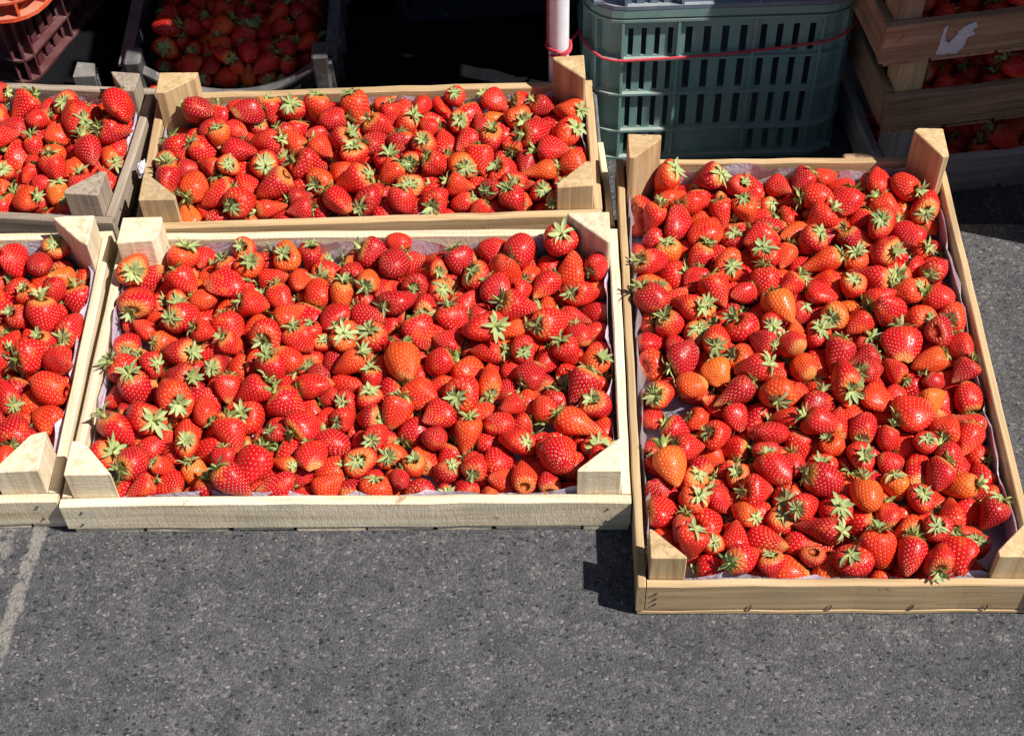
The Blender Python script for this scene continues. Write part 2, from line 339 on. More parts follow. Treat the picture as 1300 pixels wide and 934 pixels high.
def fruit_crate(name, loc, yaw, W, L, label, mats, pmats, rim=.0526, T=.011, long='X', ph=.090, ps=.042, posts=None, bows=(0, 0, 0, 0), seed=1, slats=True, group=None, base=.0085):
    """W along local x, L along local y; origin at the outer front left corner on the ground. returns empty and parts"""
    o = empty(name, loc, yaw); tag(o, label, 'crate', group); P = {}
    h = rim - base; H = math.pi / 2
    if long == 'X':
        P['front'] = plank('plank', W, h, T, mats, o, (0, 0, base), 0, seed + 1, bows[0])
        P['back'] = plank('plank', W, h, T, mats, o, (0, L - T, base), 0, seed + 2, bows[1])
        P['left'] = plank('plank', L - 2 * T - .001, h, T, mats, o, (T, T + .0005, base), H, seed + 3, bows[2])
        P['right'] = plank('plank', L - 2 * T - .001, h, T, mats, o, (W, T + .0005, base), H, seed + 4, bows[3])
    else:
        P['left'] = plank('plank', L, h, T * .8, mats, o, (T * .8, 0, base), H, seed + 3, bows[2])
        P['right'] = plank('plank', L, h, T * .8, mats, o, (W, 0, base), H, seed + 4, bows[3])
        P['front'] = plank('plank', W - 1.6 * T - .001, h, T * .8, mats, o, (T * .8 + .0005, .002, base), 0, seed + 1, bows[0])
        P['back'] = plank('plank', W - 1.6 * T - .001, h, T * .8, mats, o, (T * .8 + .0005, L - T * .8 - .002, base), 0, seed + 2, bows[1])
    g = T + .0007; posts = posts or {}
    for key, (cx, cy, sx, sy) in dict(fl=(g, g, 1, 1), fr=(W - g, g, -1, 1), bl=(g, L - g, 1, -1), br=(W - g, L - g, -1, -1)).items():
        poly = posts.get(key, TRI(ps)); zz = ph
        if isinstance(poly, tuple): poly, zz = poly
        pp = [(cx + sx * x, cy + sy * y) for x, y in poly]
        if sx * sy < 0: pp = pp[::-1]
        P['post_' + key] = post(o, pp, base + .001, zz, pmats, seed * 7 + ord(key[0]) + ord(key[1]))
    if slats:
        r = random.Random(seed + 50); x = .0015
        if long == 'X':
            while x < W - .02:
                w = min(r.uniform(.055, .10), W - .0015 - x)
                plank('slat', L - .003, base - .0018, w - r.uniform(.002, .006), mats, o, (x + w, .0015, .0006), H, seed + int(x * 1000)); x += w
        else:
            while x < L - .02:
                w = min(r.uniform(.055, .10), L - .0015 - x)
                plank('slat', W - .003, base - .0018, w - r.uniform(.002, .006), mats, o, (.0015, x, .0006), 0, seed + int(x * 1000)); x += w
    return o, P
def liner(loc, yaw, W, L, label, seed, lift=None, inset=.0128, cut=.046, base=.0105, top=.047, group='paper liners'):
    """thin lilac sheet lining a crate: floor, walls, wavy upper edge that stands up in places"""
    r = random.Random(seed); lift = lift or (lambda u, v: 0.0)
    cs = [(cut, 0), (W - cut, 0), (W, cut), (W, L - cut), (W - cut, L), (cut, L), (0, L - cut), (0, cut)]
    def clampi(x, y, i): return (min(max(x, i), W - i), min(max(y, i), L - i))
    pts = []
    for i in range(8):
        a, b = Vector(cs[i]), Vector(cs[(i + 1) % 8]); m = max(3, int((b - a).length / .011))
        pts += [a + (b - a) * j / m for j in range(m)]
    n = len(pts); ph = [r.uniform(0, 6.28) for _ in range(6)]; V = []; F = []; rows = 5
    c = Vector((W / 2, L / 2))
    for k in range(rows):
        f = k / (rows - 1)
        for i, p in enumerate(pts):
            s = i / n * 2 * math.pi
            wav = math.sin(9 * s + ph[0]) * .5 + math.sin(17 * s + ph[1]) * .35 + math.sin(31 * s + ph[2]) * .25
            hz = top + .006 * wav + .004 * math.sin(5 * s + ph[3]) + lift(p.x / W, p.y / L)
            q = Vector(clampi(p.x, p.y, inset)); inn = (c - q).normalized() * (.0010 + .0035 * f * (1 + math.sin(13 * s + ph[4])) * .5 + (.006 * max(0, math.sin(23 * s + ph[5])) ** 3 if k == rows - 1 else 0))
            q = q + inn; V.append((q.x, q.y, base + (hz - base) * f))
    for k in range(rows - 1):
        for i in range(n):
            j = (i + 1) % n; F.append((k * n + i, k * n + j, (k + 1) * n + j, (k + 1) * n + i))
    F.append(tuple(range(n)))
    o = mk('paper_liner', V, F, M_PAPER, None, True, (loc[0], loc[1], loc[2]), (0, 0, yaw)); tag(o, label, 'paper', group)
    return o

# five open crates of strawberries -------------------------------------------------
CR = dict(C=(-.4802, .8991, -.0292, .600, .392), E=(.1173, .7783, -.0322, .405, .612), B=(-.455, 1.297, 0.0, .570, .245),
          A=(-1.051, 1.366, -.1, .570, .245), D=(-1.084, .912, -.01, .600, .390))
x, y, yw, W, L = CR['C']
cC, pC = fruit_crate('fruit_crate', (x, y, 0), yw, W, L, 'pale new wooden crate of strawberries in the lower middle', W_PALE, W_PALE, seed=11, bows=(.003, .0015, 0, 0), ps=.046, ph=.094,
    posts=dict(bl=[(0, 0), (.047, 0), (.049, .026), (.042, .040), (0, .043)], fl=[(0, 0), (.050, 0), (.019, .036), (.010, .044), (0, .044)], br=[(0, 0), (.050, 0), (.046, .006), (.004, .050), (0, .048)], fr=[(0, 0), (.046, 0), (.044, .004), (.002, .042), (0, .042)]))
x, y, yw, W, L = CR['E']
cE, pE = fruit_crate('fruit_crate', (x, y, 0), yw, W, L, 'tan wooden strawberry crate standing lengthwise at the right', W_TAN, W_TAN, rim=.0560, seed=23, long='Y', ps=.041, ph=.094,
    posts=dict(br=([(0, 0), (.030, 0), (.036, .004), (.008, .048), (0, .046)], .113), bl=(TRI(.041), .108), fl=[(0, 0), (.036, 0), (.036, .002), (.003, .034), (0, .034)]))
x, y, yw, W, L = CR['B']
cB, pB = fruit_crate('fruit_crate', (x, y, 0), yw, W, L, 'narrow tan wooden strawberry crate, upper middle, with tall back post by the white pole', W_TAN, W_TAN, seed=37, ps=.044,
    posts=dict(bl=([(0, 0), (.050, 0), (.047, .012), (.012, .040), (0, .040)], .098), br=([(0, 0), (.040, 0), (.040, .004), (.004, .042), (0, .042)], .104)))
x, y, yw, W, L = CR['A']
cA, pA = fruit_crate('fruit_crate', (x, y, 0), yw, W, L, 'weathered grey wooden strawberry crate at the upper left', W_GREY, W_GREY, seed=41, bows=(0, 0, .002, -.004), ph=.088,
    posts=dict(br=[(0, 0), (.038, 0), (.036, .004), (.014, .034), (0, .034)]))
x, y, yw, W, L = CR['D']
cD, pD = fruit_crate('fruit_crate', (x, y, 0), yw, W, L, 'pale wooden strawberry crate cut by the left picture edge, below the grey one', W_PALE, W_PALE, seed=53, ps=.048, ph=.093,
    posts=dict(br=[(0, 0), (.030, 0), (.050, .002), (.012, .042), (0, .050)], fr=[(0, 0), (.050, 0), (.048, .004), (.016, .046), (0, .050)]))
# staples and nail splits on the front of the right crate
for i, xx in enumerate((.106, .187, .270, .345)):
    V, F = tube([(xx, -.0004, .000), (xx + .0008, -.0014, .004), (xx + .0016, -.0012, .0115)], .0007, 5); mk('staple', V, F, M_WIRE, pE['front'])
for i, zz in enumerate((.012, .022, .033)):
    V, F = tube([(.006, -.0006, zz - .003), (.009, -.0012, zz), (.011, -.0008, zz + .003)], .0006, 5); mk('staple', V, F, M_WIRE, pE['front'])
# nail heads where the planks are fixed to the corner posts
nb_ = bmesh.new(); bmesh.ops.create_cone(nb_, cap_ends=True, segments=8, radius1=.0017, radius2=.0013, depth=.0016); nail_me = bpy.data.meshes.new('nail'); nb_.to_mesh(nail_me); nb_.free(); nail_me.materials.append(M_WIRE)
rn = random.Random(31)
for p, ln in ((pC['front'], .60), (pD['front'], .60), (pD['right'], .36), (pA['right'], .22), (pB['front'], .57)):
    for xx in (.022, ln - .022):
        for zz in (.013, .032):
            nl = bpy.data.objects.new('nail', nail_me); link(nl, p); nl.location = (xx + rn.uniform(-.005, .005), -.0006, zz + rn.uniform(-.003, .003)); nl.rotation_euler = (math.pi / 2, 0, 0)
# paper liners
def bump2(u0, v0, su, sv, h): return lambda u, v: h * math.exp(-((u - u0) / su) ** 2 - ((v - v0) / sv) ** 2)
def both(*fs): return lambda u, v: sum(f(u, v) for f in fs)
def put_liner(k, label, seed, lift, **kw):
    x, y, yw, W, L = CR[k]; return liner((x, y, 0), yw, W, L, label, seed, lift, **kw)
put_liner('C', 'lilac paper liner in the lower middle strawberry crate', 5, both(bump2(.92, 1, .06, .14, .032), bump2(.02, .95, .05, .1, .012), bump2(0, .1, .05, .2, -.012), bump2(.07, 0, .06, .1, .004)), top=.050)
put_liner('E', 'lilac paper liner in the right-hand strawberry crate', 6, both(bump2(1, .05, .08, .06, .004), bump2(.95, .97, .06, .05, .012), bump2(.08, 1, .06, .05, .012)), top=.050)
put_liner('B', 'lilac paper liner in the upper middle strawberry crate', 7, both(bump2(.95, .95, .05, .2, .024), bump2(.06, .95, .05, .2, .01)), top=.042)
put_liner('A', 'lilac paper liner in the weathered grey crate', 8, bump2(.97, .8, .05, .2, .012), top=.042)
put_liner('D', 'lilac paper liner in the crate cut by the left picture edge', 9, both(bump2(.95, .95, .05, .12, .018), bump2(1, .5, .05, .4, .004)), top=.046)

# ---------------------------------------------------------------- stacks of brown wooden crates on the road at the right
def dyn(c): return c
SX, SY, SYAW, SZ, SP = .482, 1.470, .115, -.12, .118
stack = []
LV = [('bleached grey wooden crate at the bottom of the stack by the road', W_ASH, W_ASH, .016, .0, 0),
      ('brown wooden crate second up in the right stack, dark knot on its front plank', W_BROWN, W_TAN, .010, .006, .01),
      ('brown wooden crate with a torn white paper scrap on its front plank', W_BROWN, W_BROWN, -.012, .004, .02),
      ('fourth brown wooden crate of the right stack, its corner post at the top edge', W_BROWN, W_BROWN, -.018, .0, .0),
      ('topmost brown wooden crate of the right stack, above the picture', W_BROWN, W_BROWN, -.006, .004, .03)]
for i, (lb, m, pm, dx, dy, dyw) in enumerate(LV):
    c, p = fruit_crate('fruit_crate', (SX + dx, SY + dy, SZ + i * SP), SYAW + dyw, .60, .40, lb, m, pm, rim=.0640, base=.006, ph=.1165, ps=.036, T=.012, seed=70 + 9 * i,
        posts=dict(fl=[(0, 0), (.036, 0), (.036, .030), (.030, .036), (0, .036)]), group='crates stacked on the road')
    stack.append((c, p))
tp = stack[2][1]['front']
zs = [(665, 405), (815, 400), (855, 370), (880, 300), (930, 290), (905, 265), (935, 240), (915, 215), (860, 220), (800, 270), (740, 340), (710, 330), (700, 290), (705, 230), (680, 240), (670, 330)]
lp = [((a - 250) * .000172, (460 - (a - 250) * .07 - b) * .000262) for a, b in zs]
rj = random.Random(4); lq = []
for i in range(len(lp)):                              # ragged torn edge
    (ax, az), (bx, bz) = lp[i], lp[(i + 1) % len(lp)]; m = max(1, int(math.hypot(bx - ax, bz - az) / .0022))
    lq += [(ax + (bx - ax) * j / m + rj.gauss(0, .0007), az + (bz - az) * j / m + rj.gauss(0, .0007)) for j in range(m)]
lp = lq
n_ = len(lp); V = [(a, -.0022, b) for a, b in lp] + [(a, -.0012, b) for a, b in lp]
mk('torn_label', V, [tuple(range(n_)), tuple(range(2 * n_ - 1, n_ - 1, -1))] + [(i, (i + 1) % n_ + 0, (i + 1) % n_ + n_, i + n_) for i in range(n_)], M_LABEL, tp)
# added unseen tall stack further right, there to shade the crates in view
src, _p = fruit_crate('fruit_crate', (1.20, 1.185, -.12), .05, .60, .40, 'added unseen brown crate in the tall stack casting shade from the right', W_BROWN, W_BROWN, rim=.0640, base=.006, ph=.1165, ps=.036, T=.012, seed=150, group='crates in the added shade-casting stack')
rr_ = random.Random(3)
for i in range(1, 12):
    c = copy_tree(src); c.location = (1.20 + rr_.uniform(-.01, .01), 1.185 + rr_.uniform(-.006, .006), -.12 + i * SP); c.rotation_euler = (0, 0, .05 + rr_.uniform(-.02, .02))
# added unseen crate on its long side, placed to shadow the pavement edge
eo, _p = fruit_crate('fruit_crate', (.70, 1.262, .0), -.27, .57, .245, 'added unseen tan crate on its long side, casting shade on the pavement', W_TAN, W_TAN, seed=171)
eo.rotation_euler = (-math.pi / 2, 0, -.20); eo.location = (.70, 1.250, .2455)
# short upright offcut between the right crate and the stack, loose lath between two crates
ob = MB().prism([(.437, 1.418), (.484, 1.414), (.486, 1.436), (.468, 1.452), (.439, 1.450)], -.12, -.006).build('timber_block', W_BROWN['Z'], None, .002)
tag(ob, 'short brown timber block upright behind the right strawberry crate', 'block')
lo = plank('wooden_lath', .150, .026, .008, W_PALE, None, (.131, 1.302, .0008), math.pi / 2 + .035, 77); tag(lo, 'loose pale lath wedged between upper middle and right strawberry crates', 'lath')

# ---------------------------------------------------------------- plastic crates
def outline(W, D, rc, off, n=5):
    pts = []; r = max(rc - off, .002)
    for cx, cy, a0 in ((W / 2 - rc, rc, -90), (W / 2 - rc, D - rc, 0), (-W / 2 + rc, D - rc, 90), (-W / 2 + rc, rc, 180)):
        for i in range(n + 1):
            a = math.radians(a0 + 90 * i / n); pts.append((cx + r * math.cos(a), cy + r * math.sin(a)))
    return pts + [pts[0]]
def plastic_crate(name, loc, yaw, W, D, H, rows, bays, label, mat, rc=.05, inset=.016, slots=(4, 4, 4, 4), th=.0035, solid=(), group=None, flange=.005, rows_solid=()):
    """rows: ledge heights; bays: number of bays per side (front, right, back, left) or list of rib positions for the front"""
    o = empty(name, loc, yaw); tag(o, label, 'crate', group)
    for z in rows[1:-1]: MB().flat(outline(W, D, rc, 0), outline(W, D, rc, inset), z - th / 2, z + th / 2).build('ledge', mat, o)
    z = rows[-1]; mb = MB(); mb.flat(outline(W + 2 * flange, D + 2 * flange, rc + flange, 0), outline(W + 2 * flange, D + 2 * flange, rc + flange, inset + flange), z, z + .004)
    mb.V = [(x, y - flange, zz) if False else (x, y, zz) for x, y, zz in mb.V]
    mb.flat(outline(W, D, rc, .0), outline(W, D, rc, .003), H - .012, H); mb.build('rim', mat, o)
    MB().flat(outline(W, D, rc, .0), outline(W, D, rc, inset), 0, .006).box(-W / 2 + inset, W / 2 - inset, inset, D - inset, .004, .009).build('base', mat, o)
    for si, (ln, cx, cy, a) in enumerate(((W - 2 * rc, -W / 2 + rc, 0, 0), (D - 2 * rc, W / 2, rc, 90), (W - 2 * rc, W / 2 - rc, D, 180), (D - 2 * rc, -W / 2, D - rc, 270))):
        mb = MB(); bb = bays[si]; ribs = bb if isinstance(bb, (list, tuple)) else [i / bb for i in range(bb + 1)]
        y0, y1 = inset - th, inset
        for ri in range(len(rows) - 1):
            z0, z1 = rows[ri] + th / 2, rows[ri + 1] - th / 2
            for bi in range(len(ribs) - 1):
                xa, xb = ribs[bi] * ln + th / 2, ribs[bi + 1] * ln - th / 2; ns = slots[si]
                if ns == 0 or (si == 0 and (ri, bi) in solid): mb.box(xa, xb, y0, y1, z0, z1); continue
                s0, s1 = z0 + .002, z1 - (.003 if ri < len(rows) - 2 else .012)
                mb.box(xa, xb, y0, y1, z0, s0); mb.box(xa, xb, y0, y1, s1, z1)
                w = (xb - xa) / ns; sw = w * .40; prev = xa
                for k in range(ns):
                    c0 = xa + (k + .5) * w; mb.box(prev, c0 - sw / 2, y0, y1, s0, s1); prev = c0 + sw / 2
                mb.box(prev, xb, y0, y1, s0, s1)
        for q in ribs: mb.box(q * ln - th / 2, q * ln + th / 2, .0006, y1, .006, rows[-1])
        p = mb.build('side_panel', mat, o); p.location = (cx, cy, 0); p.rotation_euler = (0, 0, math.radians(a))
    for ci, (cx, cy, a0) in enumerate(((W / 2 - rc, rc, -90), (W / 2 - rc, D - rc, 0), (-W / 2 + rc, D - rc, 90), (-W / 2 + rc, rc, 180))):
        r = max(rc - inset + .001, .004); path = [(cx + r * math.cos(math.radians(a0 + 90 * i / 4)), cy + r * math.sin(math.radians(a0 + 90 * i / 4))) for i in range(5)]
        mb = MB().sheet(path, .006, rows[-1], th)
        a = math.radians(a0 + 45); dx, dy = math.cos(a), math.sin(a); px, py = -dy * th / 2, dx * th / 2
        r0, r1 = rc - inset, rc - .001
        mb.prism([(cx + dx * r0 - px, cy + dy * r0 - py), (cx + dx * r1 - px, cy + dy * r1 - py), (cx + dx * r1 + px, cy + dy * r1 + py), (cx + dx * r0 + px, cy + dy * r0 + py)], .006, rows[-1])
        mb.build('corner_panel', mat, o)
    return o
GX, GY = .2865, 1.566
GR = (0, .055, .1215, .182, .245)
for i, (lb, m, dx, dyw) in enumerate((('dusty green slotted plastic crate with red rope across its front', P_GREEN, 0, 0), ('slate blue plastic crate standing on the green one', P_BLUE, .002, .004), ('topmost plastic crate of the stack, above the picture', P_GREEN, -.003, -.01))):
    plastic_crate('plastic_crate', (GX + dx, GY, -.12 + .2655 * i), dyw, .360, .50, .2645, GR, ([0, .28, .66, 1.0], 5, 3, 5), lb, m, rc=.050, inset=.0095, flange=.002, solid=((0, 1),), group='slotted plastic crates stacked on the road')
# two unseen crates added on that stack, overhanging to shade the black crate
for i in range(2):
    c = copy_tree(stack[4][0]); c.location = (.405, 1.422, .678 + i * SP); c.rotation_euler = (0, 0, math.pi / 2 + .03 * i)
    tag(c, ('lower' if i == 0 else 'upper') + ' unseen brown crate added on the plastic crates, overhanging to cast shade', 'crate', 'added shade-casting crates on the plastic stack')
# maroon crate with an orange one on it, upper left
MY = -.38
plastic_crate('plastic_crate', (-.831, 1.694, 0), MY, .40, .30, .126, (0, .041, .118), (3, 3, 3, 3), 'dusty maroon plastic crate at the upper left picture corner', P_MAROON, rc=.022, inset=.015, slots=(0, 4, 0, 4))
plastic_crate('plastic_crate', (-.822, 1.666, .1275), MY, .44, .35, .22, (0, .030, .10, .16, .21), (4, 3, 3, 3), 'orange plastic crate on top of the maroon crate', P_ORANGE, rc=.055, inset=.022, slots=(0, 4, 0, 4))
# black crate of strawberries in the shade
def tray(name, loc, W, D, label, mat):
    o = empty(name, loc); tag(o, label, 'crate'); t = .006
    def wall(x0, x1, top, seed):
        n = 16; V = []; F = []
        for i in range(n + 1):
            x = x0 + (x1 - x0) * i / n; h = top(i / n)
            V += [(x, 0, 0), (x, t, 0), (x, t, h), (x, t + .004, h), (x, t + .004, h + .004), (x, -.006, h + .004), (x, -.006, h), (x, 0, h)]
        for i in range(n):
            for q in range(8): F.append((8 * i + q, 8 * i + (q + 1) % 8, 8 * i + 8 + (q + 1) % 8, 8 * i + 8 + q))
        F.append(tuple(range(7, -1, -1))); F.append(tuple(8 * n + q for q in range(8))); return V, F
    dip = lambda s: .074 - .052 * math.sin(math.pi * min(max((s - .10) / .80, 0), 1)) ** .6
    flat = lambda s: .074
    for nm, (a, b, f), lc, rz in (('wall', (.0, W, dip), (0, 0, 0), 0), ('wall', (0, W, flat), (W, D, 0), math.pi), ('wall', (t, D - t, flat), (W, 0, 0), math.pi / 2), ('wall', (t, D - t, flat), (0, D, 0), -math.pi / 2)):
        V, F = wall(a, b, f, 0); mk(nm, V, F, mat, o, loc=lc, rot=(0, 0, rz))
    MB().box(t, W - t, t, D - t, .001, .008).build('base', mat, o)
    for cx, cy in ((.004, .004), (W - .026, .004), (.004, D - .026), (W - .026, D - .026)):
        MB().prism([(cx, cy - .012), (cx + .022, cy - .012), (cx + .022, cy + .020), (cx, cy + .020)], .0005, .092).build('corner_post', mat, o, .003)
    for i in range(6):
        yy = .05 + i * (D - .1) / 5
        MB().box(W, W + .008, yy, yy + .004, .002, .070).build('rib', mat, o)
    return o
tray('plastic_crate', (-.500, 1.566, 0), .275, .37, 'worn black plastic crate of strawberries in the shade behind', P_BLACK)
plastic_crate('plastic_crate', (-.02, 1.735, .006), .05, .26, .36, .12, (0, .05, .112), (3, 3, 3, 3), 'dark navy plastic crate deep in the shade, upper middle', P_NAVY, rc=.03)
# ribbed grey corner post between the maroon and the grey crate
mb = MB(); mb.prism([(0, 0), (.030, -.004), (.030, .022), (.006, .030)], 0, .046)
for i in range(4): mb.box(.0302, .0330, -.002 + i * .0062, .001 + i * .0062, .0, .040)
co = mb.build('crate_corner', P_GREY, None, .0012); co.location = (-.577, 1.588, .0); co.rotation_euler = (0, 0, .15); tag(co, 'weathered grey ribbed crate corner behind the grey wooden crate', 'crate corner')
# black sheet added to keep the pavement dark under the shaded crates
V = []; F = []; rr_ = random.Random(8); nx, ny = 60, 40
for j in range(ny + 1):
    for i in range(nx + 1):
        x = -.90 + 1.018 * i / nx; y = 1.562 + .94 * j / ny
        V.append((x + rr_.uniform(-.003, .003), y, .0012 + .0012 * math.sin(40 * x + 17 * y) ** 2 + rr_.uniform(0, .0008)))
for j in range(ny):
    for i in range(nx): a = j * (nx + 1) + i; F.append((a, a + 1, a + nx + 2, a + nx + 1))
to = mk('darkening_sheet', V, F, M_SHADE_SHEET, None, True); tag(to, 'black sheet added to keep the shaded ground dark, upper middle', 'darkening_sheet')
# unseen black backdrop added to keep the back dark
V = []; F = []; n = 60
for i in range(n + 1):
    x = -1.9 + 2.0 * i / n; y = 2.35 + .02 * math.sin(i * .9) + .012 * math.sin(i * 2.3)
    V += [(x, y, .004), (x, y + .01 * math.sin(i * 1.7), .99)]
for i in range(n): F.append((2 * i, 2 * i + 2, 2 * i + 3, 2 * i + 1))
so = mk('dark_backdrop', V, F, M_SHADE_SHEET, None, True); tag(so, 'unseen black backdrop added behind the goods to keep the back dark', 'sheet')

# unseen dark canopy, added and shaped to block sky light over the back
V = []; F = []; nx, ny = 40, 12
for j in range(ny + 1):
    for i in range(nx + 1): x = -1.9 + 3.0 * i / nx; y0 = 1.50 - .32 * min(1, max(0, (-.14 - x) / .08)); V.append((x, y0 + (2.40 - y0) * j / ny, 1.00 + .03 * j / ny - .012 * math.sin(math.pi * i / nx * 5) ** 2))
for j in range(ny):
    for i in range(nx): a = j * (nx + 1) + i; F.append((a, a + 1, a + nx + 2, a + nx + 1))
ao = mk('shade_canopy', V, F, M_SHADE_SHEET, None, True); tag(ao, 'unseen dark canopy added over the back to block sky light', 'shade_canopy')
# crumpled white scrap caught between two crates
V = []; F = []; rr_ = random.Random(12)
for i in range(7):
    for j in range(10):
        a = math.pi * (i + .5) / 7; b = 2 * math.pi * j / 10; r = rr_.uniform(.75, 1.15); V.append((.0055 * r * math.sin(a) * math.cos(b), .012 * r * math.sin(a) * math.sin(b), .011 * r * math.cos(a)))
for i in range(6):
    for j in range(10): F.append((10 * i + j, 10 * i + 10 + j, 10 * i + 10 + (j + 1) % 10, 10 * i + (j + 1) % 10))
F += [tuple(range(10)), tuple(range(69, 59, -1))]
sc_ = mk('paper_scrap', V, F, M_LABEL, None, False, (-.4595, 1.405, .050), (.2, .1, -.15)); tag(sc_, 'small crumpled white scrap caught between the grey crate and the upper middle crate', 'scrap')

# ---------------------------------------------------------------- white pole and red rope
PX, PY, PR = .0722, 1.556, .0132
V, F = [], []
for z in (0.0, .02, .5, .995):
    for q in range(28): a = 2 * math.pi * q / 28; V.append((PX + PR * math.cos(a), PY + PR * math.sin(a), z))
for i in range(3):
    for q in range(28): a = 28 * i + q; b = 28 * i + (q + 1) % 28; F.append((a, b, b + 28, a + 28))
F.append(tuple(84 + q for q in range(28)))
po = empty('pole', (0, 0, 0)); tag(po, 'white round pole standing left of the green crate', 'pole')
pp = mk('pipe', V, F, M_POLE, po, True)
V, F = [], []
for rr, z in ((.026, .0), (.026, .006), (.0136, .008), (.0136, .0)):
    for q in range(24): a = 2 * math.pi * q / 24; V.append((PX - .001 + rr * math.cos(a), PY + .012 + rr * math.sin(a), z))
mk('foot_plate', V, [(24 * i + q, 24 * i + (q + 1) % 24, 24 * i + 24 + (q + 1) % 24, 24 * i + 24 + q) for i in range(3) for q in range(24)], M_POLE, po)
path = []
for i in range(41):                                   # two turns round the pole
    a = -2.4 + i * .33; path.append(Vector((PX + (PR + .0026) * math.cos(a), PY + (PR + .0026) * math.sin(a), .098 + .0042 * i / 10 * (1 if i < 22 else .6) - .004)))
gp = outline(.360, .50, .053, -.0035, 6)
fr = [Vector((GX + a, GY + b, 0)) for a, b in gp]
left = [fr[i] for i in range(21, 28)]; right = [fr[i] for i in range(0, 7)]   # left-front arc, right-front arc
z_of = lambda x: .064 + (.0915 - .064) * (x - .125) / (.452 - .125) - .006 * math.sin(math.pi * min(max((x - .125) / .33, 0), 1))
seq = []
for v in left: seq.append(Vector((v.x, v.y, z_of(v.x) + .012 * max(0, (.13 - v.x) / .03))))
for i in range(1, 16): x = left[-1].x + (right[0].x - left[-1].x) * i / 16; seq.append(Vector((x, GY - .0035, z_of(x))))
for v in right: seq.append(Vector((v.x, v.y, z_of(v.x) + .02 * max(0, v.x - .45))))
seq += [Vector((right[-1].x, right[-1].y + .05 * i, .098 + .01 * i)) for i in range(1, 8)]
a, b = path[-1], seq[0]
path += [a + (b - a) * i / 5 + Vector((0, 0, -.004 * math.sin(math.pi * i / 5))) for i in range(1, 5)] + seq
fine = []
for i in range(len(path) - 1):
    m = max(1, int((path[i + 1] - path[i]).length / .0016))
    fine += [path[i] + (path[i + 1] - path[i]) * j / m for j in range(m)]
fine.append(path[-1])
ro = empty('rope', (0, 0, 0)); tag(ro, 'thin red rope tied round the white pole and stretched across the green crate', 'rope')
for k in range(3):
    hp = []
    for i, p in enumerate(fine):
        t = (fine[min(i + 1, len(fine) - 1)] - fine[max(i - 1, 0)]).normalized(); e = t.cross(Vector((0, 0, 1))).normalized(); gg = e.cross(t)
        s = i * .0016 / .011 * 2 * math.pi + k * 2.0944; hp.append(p + .00110 * (math.cos(s) * e + math.sin(s) * gg))
    V, F = tube(hp, .00105, 5); mk('strand', V, F, M_ROPE, ro, True)
V, F = tube([(PX - PR - .0016, PY - .004, .104 + .03 * i) for i in range(12)], .0011, 5); mk('loose_end', V, F, M_ROPE, ro, True)

# ---- strawberry shapes -------------------------------------------------------
N_SHAPE = 16
def berry_params(k):
    r = random.Random(900 + k)
    p = dict(L=r.uniform(.0355, .0425), R=r.uniform(.0147, .0168), a=r.uniform(.24, .36), q=r.uniform(1.2, 1.8),
             w=r.uniform(.66, .92), flat=r.uniform(.80, 1.0), bend=r.uniform(-.006, .006), c2=r.uniform(0, .08),
             c3=r.uniform(.015, .075), ph=r.uniform(0, 6.28), lobe=0.0, waist=0.0)
    if k in (3, 9):  p.update(lobe=.26, flat=.66, R=.0205, L=.0380, w=.55, a=.36)     # wide two-lobed fruit
    if k == 13: p.update(lobe=.15, flat=.74, R=.0190, L=.0405, w=.58)
    if k in (5, 11): p.update(L=.0475, R=.0148, q=1.3, w=.85, a=.30, waist=.08)       # long pointed fruit
    if k in (14, 15): p.update(c2=.13, c3=.10, flat=.84, w=.72)                       # creased, squarish fruit
    if k in (1, 7):  p.update(L=.0325, R=.0158, q=2.4, w=.56, a=.42)                  # round fruit
    return p
def berry_verts(k, seg=22, ring=15):
    """vertices, quads/tris, uv per vertex, relative radius per vertex; calyx end at +Z"""
    p = berry_params(k); V = []; UV = []; RAD = []
    ts = [0.012] + [.5 - .5 * math.cos(math.pi * i / ring) for i in range(1, ring)]
    for t in ts:
        if t < p['a']:
            s = t / p['a']; rr = p['R'] * (1 - (1 - s) ** 2) ** .46
        else:
            u = (t - p['a']) / (1 - p['a']); rr = p['R'] * max(1 - u ** p['q'], 0) ** p['w']
        rr *= 1 - p['waist'] * math.exp(-((t - .62) / .14) ** 2)
        for j in range(seg + 1):
            th = 2 * math.pi * j / seg
            k2 = 1 + p['c2'] * math.cos(2 * th + p['ph']) + p['c3'] * math.cos(3 * th + 2.1 * p['ph'] + 2 * t) + .02 * math.cos(5 * th + 9 * t)
            x = rr * math.cos(th) * k2; y = rr * math.sin(th) * k2 * p['flat']
            z = p['L'] * (.5 - t)
            ax = abs(math.cos(th))
            z -= p['lobe'] * p['L'] * ax * ax * t * t * (rr / p['R']) ** .8 * (1.25 if math.cos(th) > 0 else .8)
            z -= .0018 * math.exp(-(t / .05) ** 2)
            x += p['bend'] * t * t * 2.2
            V.append((x, y, z)); UV.append((j / seg, t)); RAD.append(rr / .0157)
    n = len(ts); F = []
    for i in range(n - 1):
        for j in range(seg):
            a = i * (seg + 1) + j; b = a + seg + 1
            F.append((a, b, b + 1, a + 1))
    zt = sum(v[2] for v in V[-seg - 1:]) / (seg + 1); xt = sum(v[0] for v in V[-seg - 1:]) / (seg + 1)
    V.append((xt, 0, min(zt - .0006, -p['L'] * .5))); UV.append((.5, 1.)); RAD.append(0.)
    t_ = len(V) - 1; a0 = (n - 1) * (seg + 1)
    for j in range(seg): F.append((a0 + j, t_, a0 + j + 1))
    V.append((0, 0, p['L'] * .5 - .0028)); UV.append((.5, 0.)); RAD.append(0.); c_ = len(V) - 1
    for j in range(seg): F.append((j, j + 1, c_))
    return V, F, UV, RAD
N_CALYX = 8
